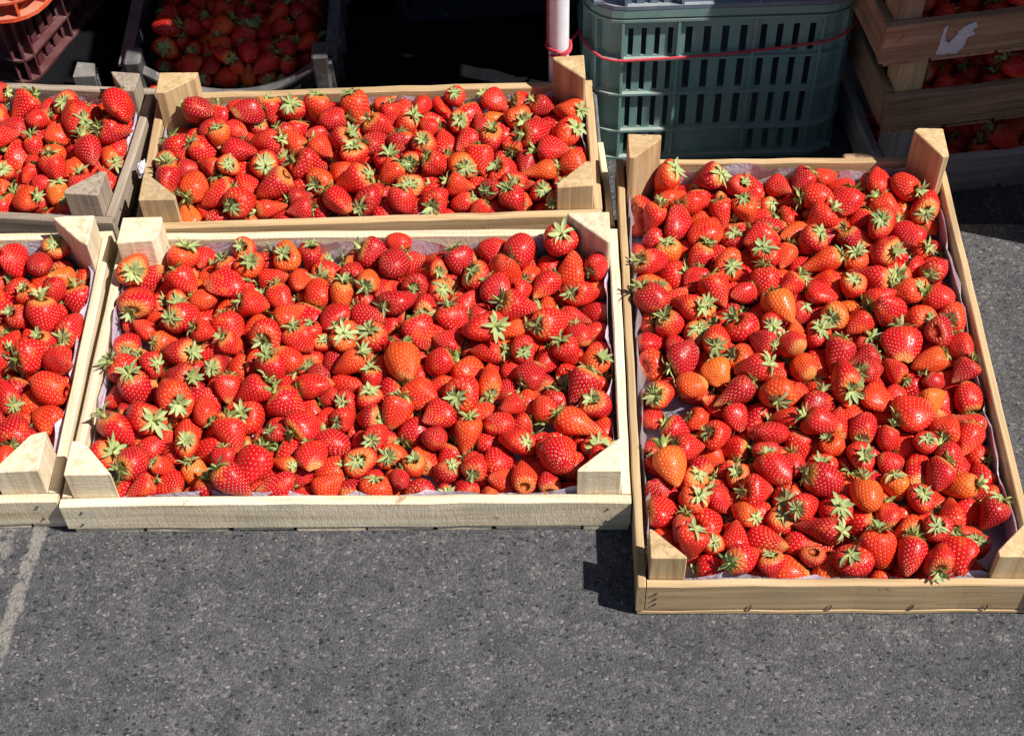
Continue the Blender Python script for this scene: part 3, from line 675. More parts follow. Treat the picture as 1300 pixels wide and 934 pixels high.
def calyx_verts(k):
    """rosette of pointed sepals with a stem; base at z=0, fruit below. last value per vertex: 0 centre .. 1 sepal tip, -1 stem"""
    r = random.Random(400 + k); V = []; F = []; T = []
    n = r.choice((9, 10, 11, 12)); lift = (-.30, .15, .55, -.05, .30, .85, .0, -.45)[k]
    for i in range(n):
        th = 2 * math.pi * (i + r.uniform(-.25, .25)) / n; ln = r.uniform(.0085, .0148); wd = r.uniform(.0014, .0024)
        el = lift + r.uniform(-.4, .4); curl = r.uniform(-.9, .35) - .3 * lift; tw = r.uniform(-.9, .9)
        c, s = math.cos(th), math.sin(th); rr, zz = .0012, .0006; a = el + .25; base = len(V)
        prof = (.45, .85, 1., .72, 0.); m = len(prof)
        for j, pw in enumerate(prof):
            w = wd * pw; tz = w * math.sin(tw * j / m); wx = w * math.cos(tw * j / m)
            for sg in ((-1, 0, 1) if pw else (0,)):
                fold = (-.25 * w if sg == 0 else .35 * w)
                V.append((c * rr - s * wx * sg, s * rr + c * wx * sg, zz + fold + tz * sg)); T.append(j / (m - 1))
            rr += ln / (m - 1) * math.cos(a); zz += ln / (m - 1) * math.sin(a); a += curl * .42
        for j in range(m - 2):
            b = base + 3 * j
            F += [(b, b + 1, b + 4, b + 3), (b + 1, b + 2, b + 5, b + 4)]
        b = base + 3 * (m - 2); F += [(b, b + 1, b + 3), (b + 1, b + 2, b + 3)]
    sl = (.003, .010, .004, .006, .013, .003, .008, .005)[k]; x = y = 0.; z = -.001; dx, dy = r.uniform(-.5, .5), r.uniform(-.5, .5)
    b0 = len(V)
    for j in range(5):
        rad = .0023 if j == 0 else .0011
        for q in range(5):
            V.append((x + rad * math.cos(q * 1.2566), y + rad * math.sin(q * 1.2566), z)); T.append(-1 if j else 0)
        x += dx * sl / 4; y += dy * sl / 4; z += (.0016 if j == 0 else sl / 4); dx *= 1.15; dy *= 1.15
    for j in range(4):
        for q in range(5):
            a = b0 + 5 * j + q; d = b0 + 5 * j + (q + 1) % 5; F.append((a, d, d + 5, a + 5))
    F.append(tuple(b0 + 20 + q for q in range(5)))
    return V, F, T

# settled resting places: x, y, z, rotation, size, shape, crate, row, place in row
DATA = ('389,4409,92,130,160,-412,100,12,0,0,0,-406,3692,109,250,-95,34,117,6,0,0,0,-619,3758,102,271,208,-10,78,1,0,0,0,-76,4694,98,7,218,240,127,14,0,0,0,-801,4384,124,406,-201,38,104,7,0'
        ',0,0,-1413,4955,101,-283,-66,111,95,9,0,0,0,131,4280,94,-24,302,-392,97,5,0,0,0,-1010,4266,110,153,-255,-220,103,9,0,0,0,-1326,4038,99,-233,63,-370,113,8,0,0,0,-1657,4877,97,-249,1'
        '80,-190,108,5,0,0,0,-1370,4600,99,266,-158,-236,106,5,0,0,0,-399,4893,88,-86,213,310,96,14,0,0,0,-1270,4366,123,51,295,46,107,4,0,0,0,-1774,4371,93,-304,-46,106,96,5,0,0,0,-1579,46'
        '40,108,-295,-39,297,90,4,0,0,0,-1027,4060,110,-87,-338,299,104,14,0,0,0,-969,4637,118,86,280,400,129,9,0,0,0,-1563,3996,96,-275,-23,-169,91,10,0,0,0,295,3931,81,160,165,-167,72,14,'
        '0,0,0,-57,4037,107,-242,-209,-339,93,11,0,0,0,-832,4699,81,-221,-32,440,72,0,0,0,0,-656,3936,119,154,357,-308,100,1,0,0,0,-1208,3696,83,226,33,-380,81,14,0,0,0,-596,5012,91,136,255'
        ',370,79,10,0,0,0,-1481,3701,140,-366,-228,-10,116,8,0,1,3,-971,3884,119,-238,-192,201,122,1,0,0,0,81,4122,115,-251,-214,70,112,14,0,0,0,-336,3966,92,-275,-70,-302,72,1,0,0,0,65,372'
        '9,118,-146,312,-322,127,3,0,0,0,-116,3643,115,-372,-333,-21,85,15,0,0,0,-145,4909,93,-29,-265,277,84,2,0,0,0,-1803,3945,106,224,-137,290,98,1,0,0,0,-225,4749,98,160,-224,-391,91,3,'
        '0,0,0,-730,4518,92,-246,188,-199,93,5,0,0,0,-433,4186,81,163,153,-407,73,0,0,0,0,279,4403,87,123,164,-405,84,12,0,0,0,106,4487,115,0,-345,174,88,12,0,0,0,-1175,4994,99,-179,-121,-4'
        '19,116,4,0,0,0,-446,3988,121,183,303,-354,114,7,0,3,16,7,3993,122,-335,-112,-352,94,12,0,0,0,-1787,4108,93,76,-255,415,108,5,0,0,0,-1137,4284,115,-187,-278,371,115,10,0,0,0,219,365'
        '3,115,184,185,39,94,9,0,0,0,373,4635,117,-291,147,-360,103,0,0,0,0,-1085,3693,103,-203,-174,331,100,2,0,0,0,-382,4089,95,244,6,-384,86,7,0,0,0,364,4213,95,89,283,334,92,8,0,0,0,-81'
        ',4328,90,6,-265,172,78,2,0,0,0,414,4820,98,15,-276,376,97,10,0,0,0,-1541,4346,88,-73,-279,392,72,10,0,0,0,-588,4351,100,-263,-128,199,95,9,0,0,0,-584,4584,114,49,336,-205,86,9,0,0,'
        '0,-977,4815,97,-153,-257,304,77,1,0,0,0,-754,4852,89,-228,-178,67,92,5,0,0,0,-180,4575,92,-245,-158,405,74,15,0,0,0,-1664,3889,97,-227,-181,254,102,11,0,0,0,-754,4243,127,101,-435,'
        '-219,106,14,0,0,0,-63,4576,97,-111,-220,435,105,12,0,0,0,-556,4700,106,-219,260,-266,103,9,0,0,0,-1182,4583,117,-269,-89,-366,130,15,0,0,0,-22,4174,127,-173,406,234,99,8,0,0,0,-137'
        '6,4841,101,248,-118,-188,104,2,0,0,0,161,4665,112,360,-45,153,102,1,0,0,0,-1464,4699,99,-16,-294,404,92,3,0,0,0,-1350,3905,136,-331,96,-359,128,0,0,0,0,-1076,4146,106,-339,-64,243,'
        '94,10,0,0,0,-231,3683,99,272,16,243,102,10,0,0,0,-1275,5005,93,241,-62,-275,98,12,0,0,0,-1793,4545,119,92,-269,411,110,0,0,0,0,-909,4023,94,48,-263,356,87,2,0,0,0,-1202,3987,84,197'
        ',94,-230,82,14,0,0,0,-1673,4752,115,-172,87,-402,115,1,0,0,0,-1086,4797,89,-140,167,432,97,14,0,0,0,-788,3803,106,78,231,62,112,7,0,2,14,-269,4896,94,121,253,-414,103,11,0,0,0,-422'
        ',4727,99,107,-276,386,88,1,0,0,0,177,4897,111,18,271,410,117,0,0,0,0,-1099,4909,90,-326,-74,74,72,10,0,0,0,-444,4616,95,37,296,397,72,13,0,0,0,-198,4281,127,-58,-263,-261,130,15,0,'
        '5,18,-315,4363,94,219,-204,-371,92,12,0,0,0,-1354,3711,93,271,-127,-208,93,5,0,0,0,-1540,4196,115,-129,225,-163,113,7,0,0,0,-438,4416,92,192,139,405,84,4,0,0,0,-710,4412,118,-159,3'
        '33,-307,105,6,0,0,0,-629,4907,110,-68,-264,404,108,3,0,0,0,-1788,4688,102,-339,141,-172,85,1,0,0,0,-1317,4241,103,-234,101,-44,112,12,0,0,0,-924,5036,83,37,216,14,79,0,0,0,0,-1626,'
        '3706,100,-255,-118,322,121,11,0,0,0,-1179,4469,106,278,192,-356,87,6,0,0,0,-1664,4293,98,-71,261,-50,92,2,0,0,0,-1709,4904,140,403,-137,-253,116,0,0,0,0,-1548,4749,95,78,290,373,96'
        ',5,0,0,0,-461,4304,116,-268,239,-332,113,14,0,0,0,-1579,4757,168,39,211,-362,95,11,0,0,0,-1244,3785,101,209,-209,-236,96,2,0,0,0,-520,4038,205,-42,222,365,112,15,0,3,15,-810,3930,1'
        '24,68,-313,-378,118,7,0,3,9,-1436,4018,115,-292,179,269,111,7,0,0,0,-1249,4866,104,-25,-256,205,104,10,0,0,0,53,4978,136,-363,72,-327,116,14,0,0,0,-1121,4886,155,-350,-157,306,99,0'
        ',0,0,0,-1108,4704,87,205,-88,447,82,4,0,0,0,-1380,4353,111,97,62,425,80,15,0,0,0,-1517,4498,109,-104,255,-63,115,15,0,0,0,-69,3815,118,49,-371,-330,113,1,0,2,22,-661,4606,190,377,-'
        '163,-281,112,10,0,7,13,-932,4138,100,-243,166,-215,93,3,0,0,0,182,4120,97,-169,-132,-373,106,4,0,0,0,-323,4201,132,-425,-201,45,120,1,0,0,0,-142,4044,119,-70,-329,-319,109,15,0,0,0'
        ',-30,4422,103,163,3,-417,100,7,0,0,0,-393,4652,165,176,158,-314,107,14,0,0,0,-332,4311,208,-324,-43,-353,104,7,0,5,16,237,4724,95,-54,262,422,83,0,0,0,0,277,4270,99,-16,-245,330,11'
        '4,8,0,0,0,-1583,4128,99,281,-137,-293,96,5,0,0,0,-153,4452,126,-440,-119,-74,112,7,0,0,0,-1345,4483,123,-234,351,-234,102,13,0,0,0,-672,3823,133,111,-34,91,111,8,0,2,15,-1050,4497,'
        '109,252,48,410,121,10,0,0,0,-1217,3882,92,239,76,295,86,8,0,0,0,246,3764,120,126,45,-473,119,0,0,0,0,-18,4504,168,-264,71,-384,95,5,0,0,0,381,4529,106,218,-180,-50,96,1,0,0,0,-1104'
        ',3982,97,170,158,-253,96,6,0,0,0,288,4863,156,202,363,-220,130,14,0,9,19,-930,3772,112,-87,319,247,88,1,0,0,0,195,3899,123,263,-262,312,107,0,0,0,0,66,4388,87,194,110,-411,72,6,0,0'
        ',0,-868,4935,125,-8,-251,404,124,15,0,10,8,-896,4770,171,189,360,-290,122,1,0,8,9,-317,4527,109,232,-180,-256,118,2,0,0,0,78,4699,118,-343,-270,236,84,2,0,0,0,-854,4514,95,234,140,'
        '373,91,10,0,0,0,-86,3915,114,-332,-58,361,99,5,0,0,0,-1221,4162,101,-154,-229,193,104,10,0,0,0,-1031,3960,166,157,-44,-440,76,0,0,0,0,-566,3952,102,279,46,275,88,1,0,0,0,-564,4203,'
        '109,158,214,373,122,6,0,0,0,-1517,3894,100,201,174,402,99,2,0,0,0,-1640,5041,102,-158,201,-430,102,2,0,0,0,369,3970,117,184,302,175,102,6,0,0,0,208,4460,97,151,-261,-157,74,1,0,0,0'
        ',-1109,4409,94,197,-162,-428,79,7,0,0,0,-320,4642,98,-239,168,-212,89,9,0,0,0,-1762,4237,94,-77,-210,10,102,4,0,0,0,-1328,4926,168,-96,-126,-26,98,0,0,0,0,281,4053,101,35,286,-408,'
        '96,9,0,0,0,-694,4741,111,179,162,-398,128,6,0,0,0,370,3776,92,35,238,-399,85,6,0,0,0,-543,4674,211,-151,-229,415,110,3,0,8,14,-487,4855,99,70,-267,405,101,10,0,0,0,-395,3849,92,215'
        ',48,-305,107,14,0,0,0,-1665,3985,93,-247,-109,-33,109,5,0,0,0,-1449,4270,88,-122,195,360,95,14,0,0,0,-686,3714,92,11,-266,380,107,5,0,0,0,-315,3666,103,153,-38,347,80,5,0,0,0,-198,'
        '4164,89,-43,235,-316,78,6,0,0,0,-220,3975,117,-219,-300,-63,97,0,0,0,0,-826,4076,122,300,149,-157,92,13,0,0,0,-934,4416,101,63,232,-418,108,6,0,0,0,31,4870,89,-260,-49,-307,72,2,0,'
        '0,0,-188,5002,110,252,-39,428,103,1,0,0,0,-911,3689,109,75,-328,348,89,12,0,0,0,-1728,4717,222,301,-65,-21,121,3,0,8,1,248,4978,231,13,-39,481,130,4,0,10,17,-1020,4932,95,237,-17,2'
        '00,90,4,0,0,0,-1447,4739,174,210,-245,-374,91,7,0,0,0,-1585,3799,102,337,-48,-170,78,9,0,0,0,269,3946,173,-199,-230,40,118,5,0,3,23,-1714,4631,122,388,-206,239,93,10,0,0,0,-794,460'
        '9,119,284,291,82,97,10,0,0,0,375,4301,169,22,111,-165,101,7,0,5,24,-1045,3763,111,-304,-223,57,99,5,0,0,0,-1297,4560,182,-91,-319,-305,120,6,0,7,6,-741,4989,111,150,-206,-304,99,3,'
        '0,0,0,-1621,4051,190,69,201,-166,130,14,0,3,2,-356,4785,126,105,129,136,100,2,0,0,0,-510,4317,204,-295,-92,-157,123,13,0,5,15,-233,4917,197,-186,115,413,112,15,0,10,14,-198,4673,13'
        '4,393,10,-266,96,3,0,0,0,-1243,4924,200,-37,108,-459,113,6,0,9,5,253,4534,93,27,288,401,79,3,0,0,0,-648,4045,158,172,197,111,103,2,0,3,12,53,4936,236,69,-334,217,126,1,0,10,16,-178'
        '3,4896,238,14,211,-399,127,6,0,9,1,-1133,3781,203,-306,16,-193,130,9,0,2,10,-516,3738,87,-127,175,347,91,0,0,0,0,-1599,3684,195,-254,198,-174,86,2,0,1,2,-487,4526,96,189,82,440,87,'
        '8,0,0,0,-880,4295,124,22,-445,79,106,1,0,0,0,-1171,4073,142,44,-94,216,126,15,0,4,4,-1262,5042,191,25,-120,434,96,2,0,0,0,-925,3992,201,-93,-304,351,97,9,0,3,8,-1522,4095,134,109,2'
        '29,-429,73,7,0,0,0,-1014,4360,206,456,-55,150,111,7,0,6,5,-704,4025,84,-89,-229,230,72,8,0,0,0,166,3739,270,-104,-433,-220,123,7,0,1,18,389,4120,100,36,-254,-342,86,15,0,0,0,124,48'
        '00,92,291,72,53,90,5,0,0,0,-1746,3992,201,-157,69,449,111,3,0,3,1,-344,3910,186,209,-421,-157,96,1,0,3,17,-1454,4390,102,-211,135,105,86,7,0,0,0,-1386,3796,115,-88,73,467,97,0,0,2,'
        '7,-1383,4151,141,445,-103,-166,109,9,0,0,0,-1155,4164,205,147,206,405,109,4,0,4,5,106,3894,99,1,-239,-404,94,4,0,0,0,-280,3859,91,-159,128,120,94,12,0,0,0,-112,4198,170,168,261,-30'
        '3,100,3,0,5,19,46,4731,178,7,-202,171,98,4,0,0,0,31,4600,159,295,154,353,115,5,0,0,0,-1719,4128,118,-385,251,84,80,9,0,0,0,-146,4596,175,-70,-294,177,92,1,0,0,0,-744,4039,180,-131,'
        '-235,418,90,15,0,3,10,-1596,4561,97,234,65,-426,100,11,0,0,0,-1161,4354,179,-71,370,247,90,15,0,0,0,5,4305,124,-75,-419,-105,97,7,0,0,0,133,3652,201,342,-27,57,85,15,0,0,0,-1246,39'
        '37,211,-24,272,415,108,12,0,3,5,-59,3977,184,-471,-46,-156,94,7,0,3,21,299,4615,113,-343,46,342,92,11,0,0,0,-164,3739,78,228,-35,437,72,5,0,0,0,-175,3810,96,178,-209,-410,87,2,0,0,'
        '0,-986,4848,184,-402,-175,-13,89,14,0,0,0,-582,4773,175,-419,-32,-1,92,12,0,0,0,139,4050,174,12,-437,236,94,1,0,4,18,-925,4523,155,-23,-92,-459,92,2,0,0,0,-1192,4685,212,90,-251,-1'
        '09,104,15,0,8,7,-78,4885,139,-385,216,-218,110,2,0,0,0,-1505,4309,174,-146,193,-426,114,5,0,5,5,-601,3661,134,-10,-111,-487,104,12,0,1,10,-820,4789,85,35,220,-208,88,0,0,0,0,-1198,'
        '4752,122,84,101,446,95,13,0,0,0,-827,4193,114,-85,-404,-79,87,1,0,0,0,-638,4994,186,-253,-55,402,125,15,0,10,10,-1001,4111,181,93,-239,-373,125,6,0,4,6,-1499,4865,103,-195,-76,206,'
        '83,15,0,0,0,-1737,4343,155,161,-66,-438,117,11,0,5,2,146,4570,85,146,151,-454,75,12,0,0,0,-498,4086,101,-281,94,-335,93,1,0,0,0,-1320,4722,113,243,-162,273,120,4,0,0,0,150,4358,109'
        ',-118,324,192,107,14,0,0,0,-280,4089,88,-83,203,250,94,0,0,0,0,-635,4255,151,-92,91,367,93,10,0,0,0,-371,4996,112,181,279,145,119,5,0,0,0,-215,4139,196,88,-202,272,126,4,0,4,13,-53'
        '1,4453,132,62,434,-117,92,7,0,0,0,-11,4070,189,39,330,166,82,14,0,0,0,-503,3698,185,10,385,295,72,7,0,0,0,-796,4729,187,-134,-33,-290,106,10,0,8,10,-197,3924,176,-155,90,225,105,12'
        ',0,3,19,-728,4330,187,-35,177,63,100,0,0,5,12,-646,4148,142,-29,32,5,105,15,0,4,11,-1566,4982,197,-50,132,152,120,6,0,10,1,-1271,4189,213,-159,238,361,94,15,0,4,3,-1639,3806,203,50'
        ',-242,256,115,1,0,2,2,-958,5005,163,-74,-16,-317,101,8,0,10,7,-822,4595,203,-10,304,-342,97,9,0,7,12,-770,4483,172,90,-9,260,114,8,0,6,10,174,4530,177,186,117,-446,130,0,0,7,19,-10'
        '81,4734,176,-189,150,379,99,0,0,8,8,-540,3865,117,-18,-157,470,100,14,0,2,16,-796,3688,158,422,32,-261,108,6,0,1,8,-1409,4542,189,-188,-86,431,95,6,0,7,5,-869,3830,195,-361,-85,110'
        ',93,3,0,2,13,-1201,3679,242,-202,35,429,113,0,0,1,5,-971,4447,228,-86,95,476,100,14,0,6,6,33,3675,193,200,170,-273,96,0,0,1,15,-621,4487,151,45,-71,-169,117,2,0,6,11,-291,4457,171,'
        '207,336,73,105,14,0,6,14,-1331,4797,220,-355,161,-119,110,3,0,8,5,16,3866,181,161,-81,456,97,13,0,2,23,-1079,4276,236,-92,-80,-106,96,9,0,5,8,-424,4479,211,-34,-243,-341,122,15,0,6'
        ',13,-1646,4347,199,-132,209,-333,93,14,0,5,4,-335,4007,201,-313,223,-58,112,6,0,3,18,-607,3922,188,114,181,-428,89,14,0,3,13,-1496,4145,222,150,189,-201,130,12,0,4,1,-1544,4969,96,'
        '47,233,-358,72,3,0,0,0,-1098,3883,100,246,185,-391,74,14,0,0,0,-62,3695,153,408,137,248,94,15,0,1,14,-276,4569,183,-55,175,465,111,14,0,7,15,81,4241,183,315,-185,-101,90,9,0,5,21,-'
        '63,5001,180,318,140,65,113,7,0,10,15,-290,3760,118,-36,58,-67,97,14,0,2,19,-894,4215,199,251,-233,-135,96,13,0,5,9,-12,4826,241,-482,73,99,102,3,0,9,15,360,4056,165,64,25,-495,105,'
        '12,0,4,21,-659,4770,245,44,-254,397,95,1,0,8,12,-870,4471,153,-48,45,-490,74,8,0,0,0,-1577,3928,144,312,74,-358,91,0,0,0,0,-1368,4066,210,-118,360,-294,92,7,0,3,4,-1616,4429,112,21'
        '3,240,-207,98,15,0,0,0,353,3863,128,1,110,-482,110,6,0,0,0,-1475,5030,136,-200,-296,-295,87,4,0,0,0,-740,4157,129,156,46,-323,97,10,0,0,0,-1786,3858,198,-75,203,-221,117,15,0,2,1,2'
        '8,4581,251,29,-238,-41,114,4,0,7,18,-1002,3806,166,222,-122,430,77,5,0,0,0,-1276,4452,192,-99,-121,198,88,10,0,6,3,414,4855,216,297,157,-346,95,14,0,9,20,-1021,3689,194,406,154,236'
        ',100,12,0,1,6,-466,4988,135,-377,-200,231,118,6,0,0,0,168,4756,179,-183,219,137,105,0,0,9,17,-61,4707,237,-287,-180,56,99,3,0,8,17,145,3848,188,83,192,-411,100,6,0,0,0,44,4389,186,'
        '162,-124,334,110,10,0,6,18,-1533,3822,143,140,-23,-479,72,0,0,0,0,-1425,3911,184,79,-31,349,94,6,0,2,6,-1696,4440,122,11,-76,-160,74,12,0,0,0,-553,4890,226,-366,-42,-245,130,1,0,9,'
        '9,293,4146,195,-191,153,23,120,2,0,4,20,301,4473,161,-163,204,392,94,7,0,0,0,-731,4866,173,229,68,-272,107,12,0,0,0,-437,3769,154,-13,-4,-268,88,2,0,2,17,-430,4141,184,144,-294,-37'
        '7,102,3,0,4,12,259,4355,185,97,-108,-443,102,2,0,6,20,-1298,3679,145,-114,-28,-30,107,8,0,0,0,-443,4804,190,263,55,-153,96,4,0,0,0,-1530,4621,201,158,-116,-10,125,1,0,7,4,-1333,434'
        '7,178,139,-132,206,91,5,0,0,0,-1112,4508,223,119,-239,354,127,2,0,7,8,-132,4813,185,154,-47,-450,116,4,0,9,14,-1694,4230,173,-51,53,464,121,0,0,5,3,95,4841,153,112,-214,170,90,1,0,'
        '0,0,364,3762,192,-140,-73,-472,87,4,0,0,0,-1017,4612,212,-176,-330,282,98,2,0,7,9,-1553,4848,189,-158,131,446,110,12,0,9,3,-1053,4989,168,16,-96,362,119,8,0,10,6,317,4720,172,155,-'
        '107,-43,106,13,0,8,21,-107,4377,175,33,266,-17,95,0,0,6,17,-167,3766,178,104,285,-397,92,2,0,2,21,-1508,4413,190,76,210,-48,113,0,0,6,1,-347,4896,174,187,-116,331,78,8,0,0,0,-128,4'
        '473,247,171,117,135,129,9,0,6,16,-1251,3811,202,-215,191,301,85,15,0,0,0,-522,5031,228,389,145,78,89,7,0,0,0,1713,3419,107,152,264,397,95,9,1,0,0,2025,5271,85,251,76,355,88,5,1,0,0'
        ',1289,3815,91,15,282,366,101,11,1,0,0,711,5042,131,-182,-281,-267,108,12,1,0,0,803,3449,113,-84,-214,314,124,4,1,2,3,1209,4479,137,409,-181,-27,101,4,1,0,0,757,3757,99,-37,278,-343'
        ',118,11,1,0,0,1797,4915,130,-299,75,-295,130,12,1,0,0,1571,4048,102,-345,-94,-90,85,14,1,0,0,1576,4928,110,263,111,342,103,1,1,0,0,1722,3936,89,-231,-33,-423,110,5,1,0,0,1251,4788,'
        '121,205,-316,-284,111,7,1,0,0,946,4829,106,-219,194,-250,107,9,1,0,0,1397,4862,123,-166,297,361,114,1,1,0,0,808,3229,134,-358,-135,277,127,15,1,1,2,1522,4859,95,219,-181,-326,94,8,'
        '1,0,0,1115,4861,133,402,-154,-59,121,9,1,0,0,1080,4390,103,453,-211,0,79,1,1,0,0,1162,3919,100,-136,-247,-412,85,1,1,0,0,1579,5138,108,-45,266,-413,115,2,1,0,0,931,5183,127,169,-31'
        '5,348,114,7,1,0,0,861,5050,104,-18,292,-402,104,9,1,0,0,1402,4290,106,248,-120,-274,110,3,1,0,0,1447,5002,99,149,226,-345,93,2,1,0,0,1583,4603,117,-97,-265,404,116,15,1,0,0,1032,36'
        '54,131,412,-169,196,97,2,1,0,0,652,4329,113,-74,-251,325,124,6,1,8,1,1176,4259,119,72,375,202,107,1,1,0,0,828,4530,91,-174,-125,-344,90,4,1,0,0,1141,5434,105,-378,-100,-102,79,7,1,'
        '0,0,1039,3735,87,-143,-172,-141,83,4,1,0,0,674,5201,101,-199,-201,300,97,2,1,0,0,1067,5221,95,-266,-202,218,85,10,1,0,0,1394,5207,118,302,-16,-389,100,4,1,0,0,1894,3476,105,163,214'
        ',420,99,13,1,0,0,1031,4130,98,-226,-80,348,101,6,1,0,0,1419,3824,84,187,-159,-399,72,12,1,0,0,1844,4410,104,-106,361,-323,82,7,1,0,0,1976,4418,96,163,157,-157,122,14,1,0,0,837,4238'
        ',97,-199,-127,413,98,6,1,0,0,638,4437,132,111,-325,-145,99,3,1,0,0,1810,4171,108,192,-208,-277,119,10,1,0,0,1848,5120,99,59,289,367,103,8,1,0,0,632,3617,140,-121,471,-115,107,13,1,'
        '3,2,1528,3675,102,239,-178,-248,86,13,1,0,0,994,4616,106,-236,127,-410,122,8,1,0,0,939,3854,103,200,202,210,114,8,1,5,5,1772,3541,104,81,-269,400,99,1,1,0,0,1910,4723,100,195,-123,'
        '323,113,8,1,0,0,1903,4263,85,57,210,144,84,14,1,0,0,1478,3203,108,195,256,-331,85,4,1,0,0,1310,5414,82,-71,274,406,72,11,1,0,0,1227,3442,110,264,-84,-131,108,14,1,0,0,1044,4018,111'
        ',-92,261,-379,130,8,1,6,7,1432,4586,112,-273,115,-352,116,1,1,0,0,821,4009,92,-95,-204,62,92,4,1,6,3,1968,3643,101,174,193,411,101,2,1,0,0,1481,4161,132,341,-293,-44,107,3,1,0,0,74'
        '7,3551,89,-114,166,36,90,12,1,0,0,765,4860,100,-209,79,-447,119,4,1,11,3,609,3413,113,-75,-297,382,108,0,1,0,0,1903,5375,92,6,218,238,109,14,1,0,0,1795,4639,95,-162,204,-348,90,6,1'
        ',0,0,1543,3792,90,-21,-222,122,90,4,1,0,0,625,4133,112,-446,-67,-178,85,7,1,0,0,1298,4638,112,-259,32,-74,130,6,1,0,0,1057,4508,98,230,136,258,96,6,1,0,0,1692,3830,121,370,-95,-260'
        ',112,1,1,0,0,1314,4969,106,212,-199,-298,109,3,1,0,0,2027,4989,103,-187,267,-377,89,14,1,0,0,959,3237,118,103,306,-356,107,4,1,0,0,1094,3232,131,-136,-366,183,123,7,1,0,0,1431,5393'
        ',100,140,202,420,108,8,1,0,0,1019,3492,104,-299,-80,81,103,6,1,0,0,1314,3367,112,49,297,398,102,1,1,0,0,1676,3180,98,160,217,421,86,13,1,0,0,1050,5337,127,223,-448,-3,96,10,1,0,0,1'
        '809,4300,119,168,358,-56,102,1,1,0,0,1015,5072,98,100,-247,-368,95,6,1,0,0,1983,3787,89,59,214,-245,99,0,1,0,0,1992,4643,94,-232,201,-219,99,5,1,0,0,1237,5176,106,203,166,391,101,1'
        '3,1,0,0,1416,3280,107,-227,79,104,123,6,1,0,0,822,4146,81,229,-55,440,83,5,1,0,0,1763,5275,125,-445,103,-154,110,7,1,0,0,1962,3942,90,-282,32,-11,76,8,1,0,0,1667,4271,106,-128,242,'
        '-357,111,12,1,0,0,1945,4157,134,200,405,108,100,4,1,0,0,1531,3392,97,-44,257,-424,94,6,1,0,0,1348,3968,97,-230,-185,265,86,3,1,0,0,1531,4477,118,-177,-356,140,100,7,1,0,0,1391,3617'
        ',114,-70,234,301,130,7,1,0,0,1431,4462,88,51,-216,250,87,4,1,0,0,1403,3450,108,210,177,261,120,2,1,2,11,1602,4171,108,82,-285,374,109,1,1,0,0,1134,3692,104,181,466,0,81,1,1,0,0,125'
        '6,4187,100,-72,-286,393,91,2,1,0,0,1541,5335,103,251,43,99,112,8,1,0,0,612,4697,94,262,133,48,87,8,1,0,0,894,4672,96,-280,91,-97,103,11,1,0,0,899,5438,94,279,81,85,82,3,1,0,0,721,3'
        '949,105,-252,101,416,102,2,1,6,2,1749,4719,90,-9,-265,150,77,2,1,0,0,1869,3374,108,297,-196,-241,90,15,1,0,0,1589,4680,190,-13,34,-499,102,2,1,10,14,647,4931,101,299,-21,-235,87,10'
        ',1,0,0,1519,3567,129,-62,445,-216,93,4,1,0,0,876,4614,146,54,99,-17,93,12,1,0,0,1906,5230,107,205,114,341,114,4,1,0,0,1568,4280,96,-186,-296,-357,72,1,1,0,0,1647,4502,98,164,177,12'
        '6,98,6,1,0,0,2029,4539,89,27,-222,231,86,4,1,0,0,1330,3998,193,-106,-271,-405,98,13,1,6,10,1298,4416,198,390,-205,18,85,12,1,0,0,1326,3472,158,38,31,-184,119,0,1,3,10,1636,4964,193'
        ',-54,-175,-244,99,2,1,12,10,818,4733,91,255,81,-359,72,2,1,0,0,1862,3593,87,135,-254,-408,88,11,1,0,0,1815,4772,124,73,76,-400,122,12,1,0,0,1141,5320,84,-126,179,327,80,0,1,0,0,617'
        ',3494,170,321,-48,-377,114,15,1,3,1,1520,5044,171,-210,-362,251,91,12,1,0,0,1179,4596,109,-72,-264,397,102,13,1,0,0,1257,5088,162,-52,-335,131,117,10,1,0,0,1755,3317,104,-159,251,-'
        '121,83,4,1,0,0,934,3964,89,43,-257,-36,72,2,1,0,0,1060,4429,193,-99,-115,101,120,4,1,9,5,1094,3451,129,1,-8,456,100,6,1,2,8,1712,5042,111,178,-186,-5,119,2,1,0,0,1472,5131,107,-106'
        ',-217,397,93,15,1,0,0,767,4963,147,25,-52,-459,107,2,1,0,0,1355,4117,111,-173,-142,-243,106,13,1,0,0,1023,4715,118,-243,282,34,94,11,1,0,0,1745,3670,137,-93,-386,-302,119,13,1,4,13'
        ',1896,4039,104,16,-282,-408,109,10,1,0,0,901,3715,86,-194,-149,-431,96,5,1,0,0,1143,4733,113,61,-496,0,77,10,1,0,0,1216,4879,218,76,-38,-268,111,8,1,12,5,1639,3979,123,302,-332,-21'
        '9,95,15,1,0,0,1155,4138,141,408,-87,-240,130,14,1,0,0,1969,5080,106,-206,-75,-350,97,1,1,0,0,760,4653,144,7,-431,118,126,10,1,0,0,1323,4554,174,-141,10,-465,97,1,1,0,0,1034,3343,14'
        '9,-205,-390,-49,124,2,1,2,7,706,4208,109,369,-144,-128,92,1,1,0,0,765,4380,129,200,22,-234,109,9,1,0,0,1897,4331,155,-58,250,-187,81,7,1,0,0,1734,5147,132,-235,11,-207,114,7,1,0,0,'
        '597,3876,82,131,-196,309,87,5,1,0,0,1620,3456,97,91,-289,-397,95,8,1,0,0,1739,4418,108,-246,-71,-330,115,10,1,0,0,1484,4726,126,-62,257,-208,116,9,1,0,0,1542,3893,93,60,250,127,101'
        ',11,1,0,0,928,3585,90,-24,222,118,99,14,1,0,0,1691,4086,119,163,-366,156,97,1,1,0,0,678,3328,123,-403,28,-290,100,5,1,0,0,1754,3779,191,-4,-17,199,84,4,1,0,0,1268,4337,101,124,81,-'
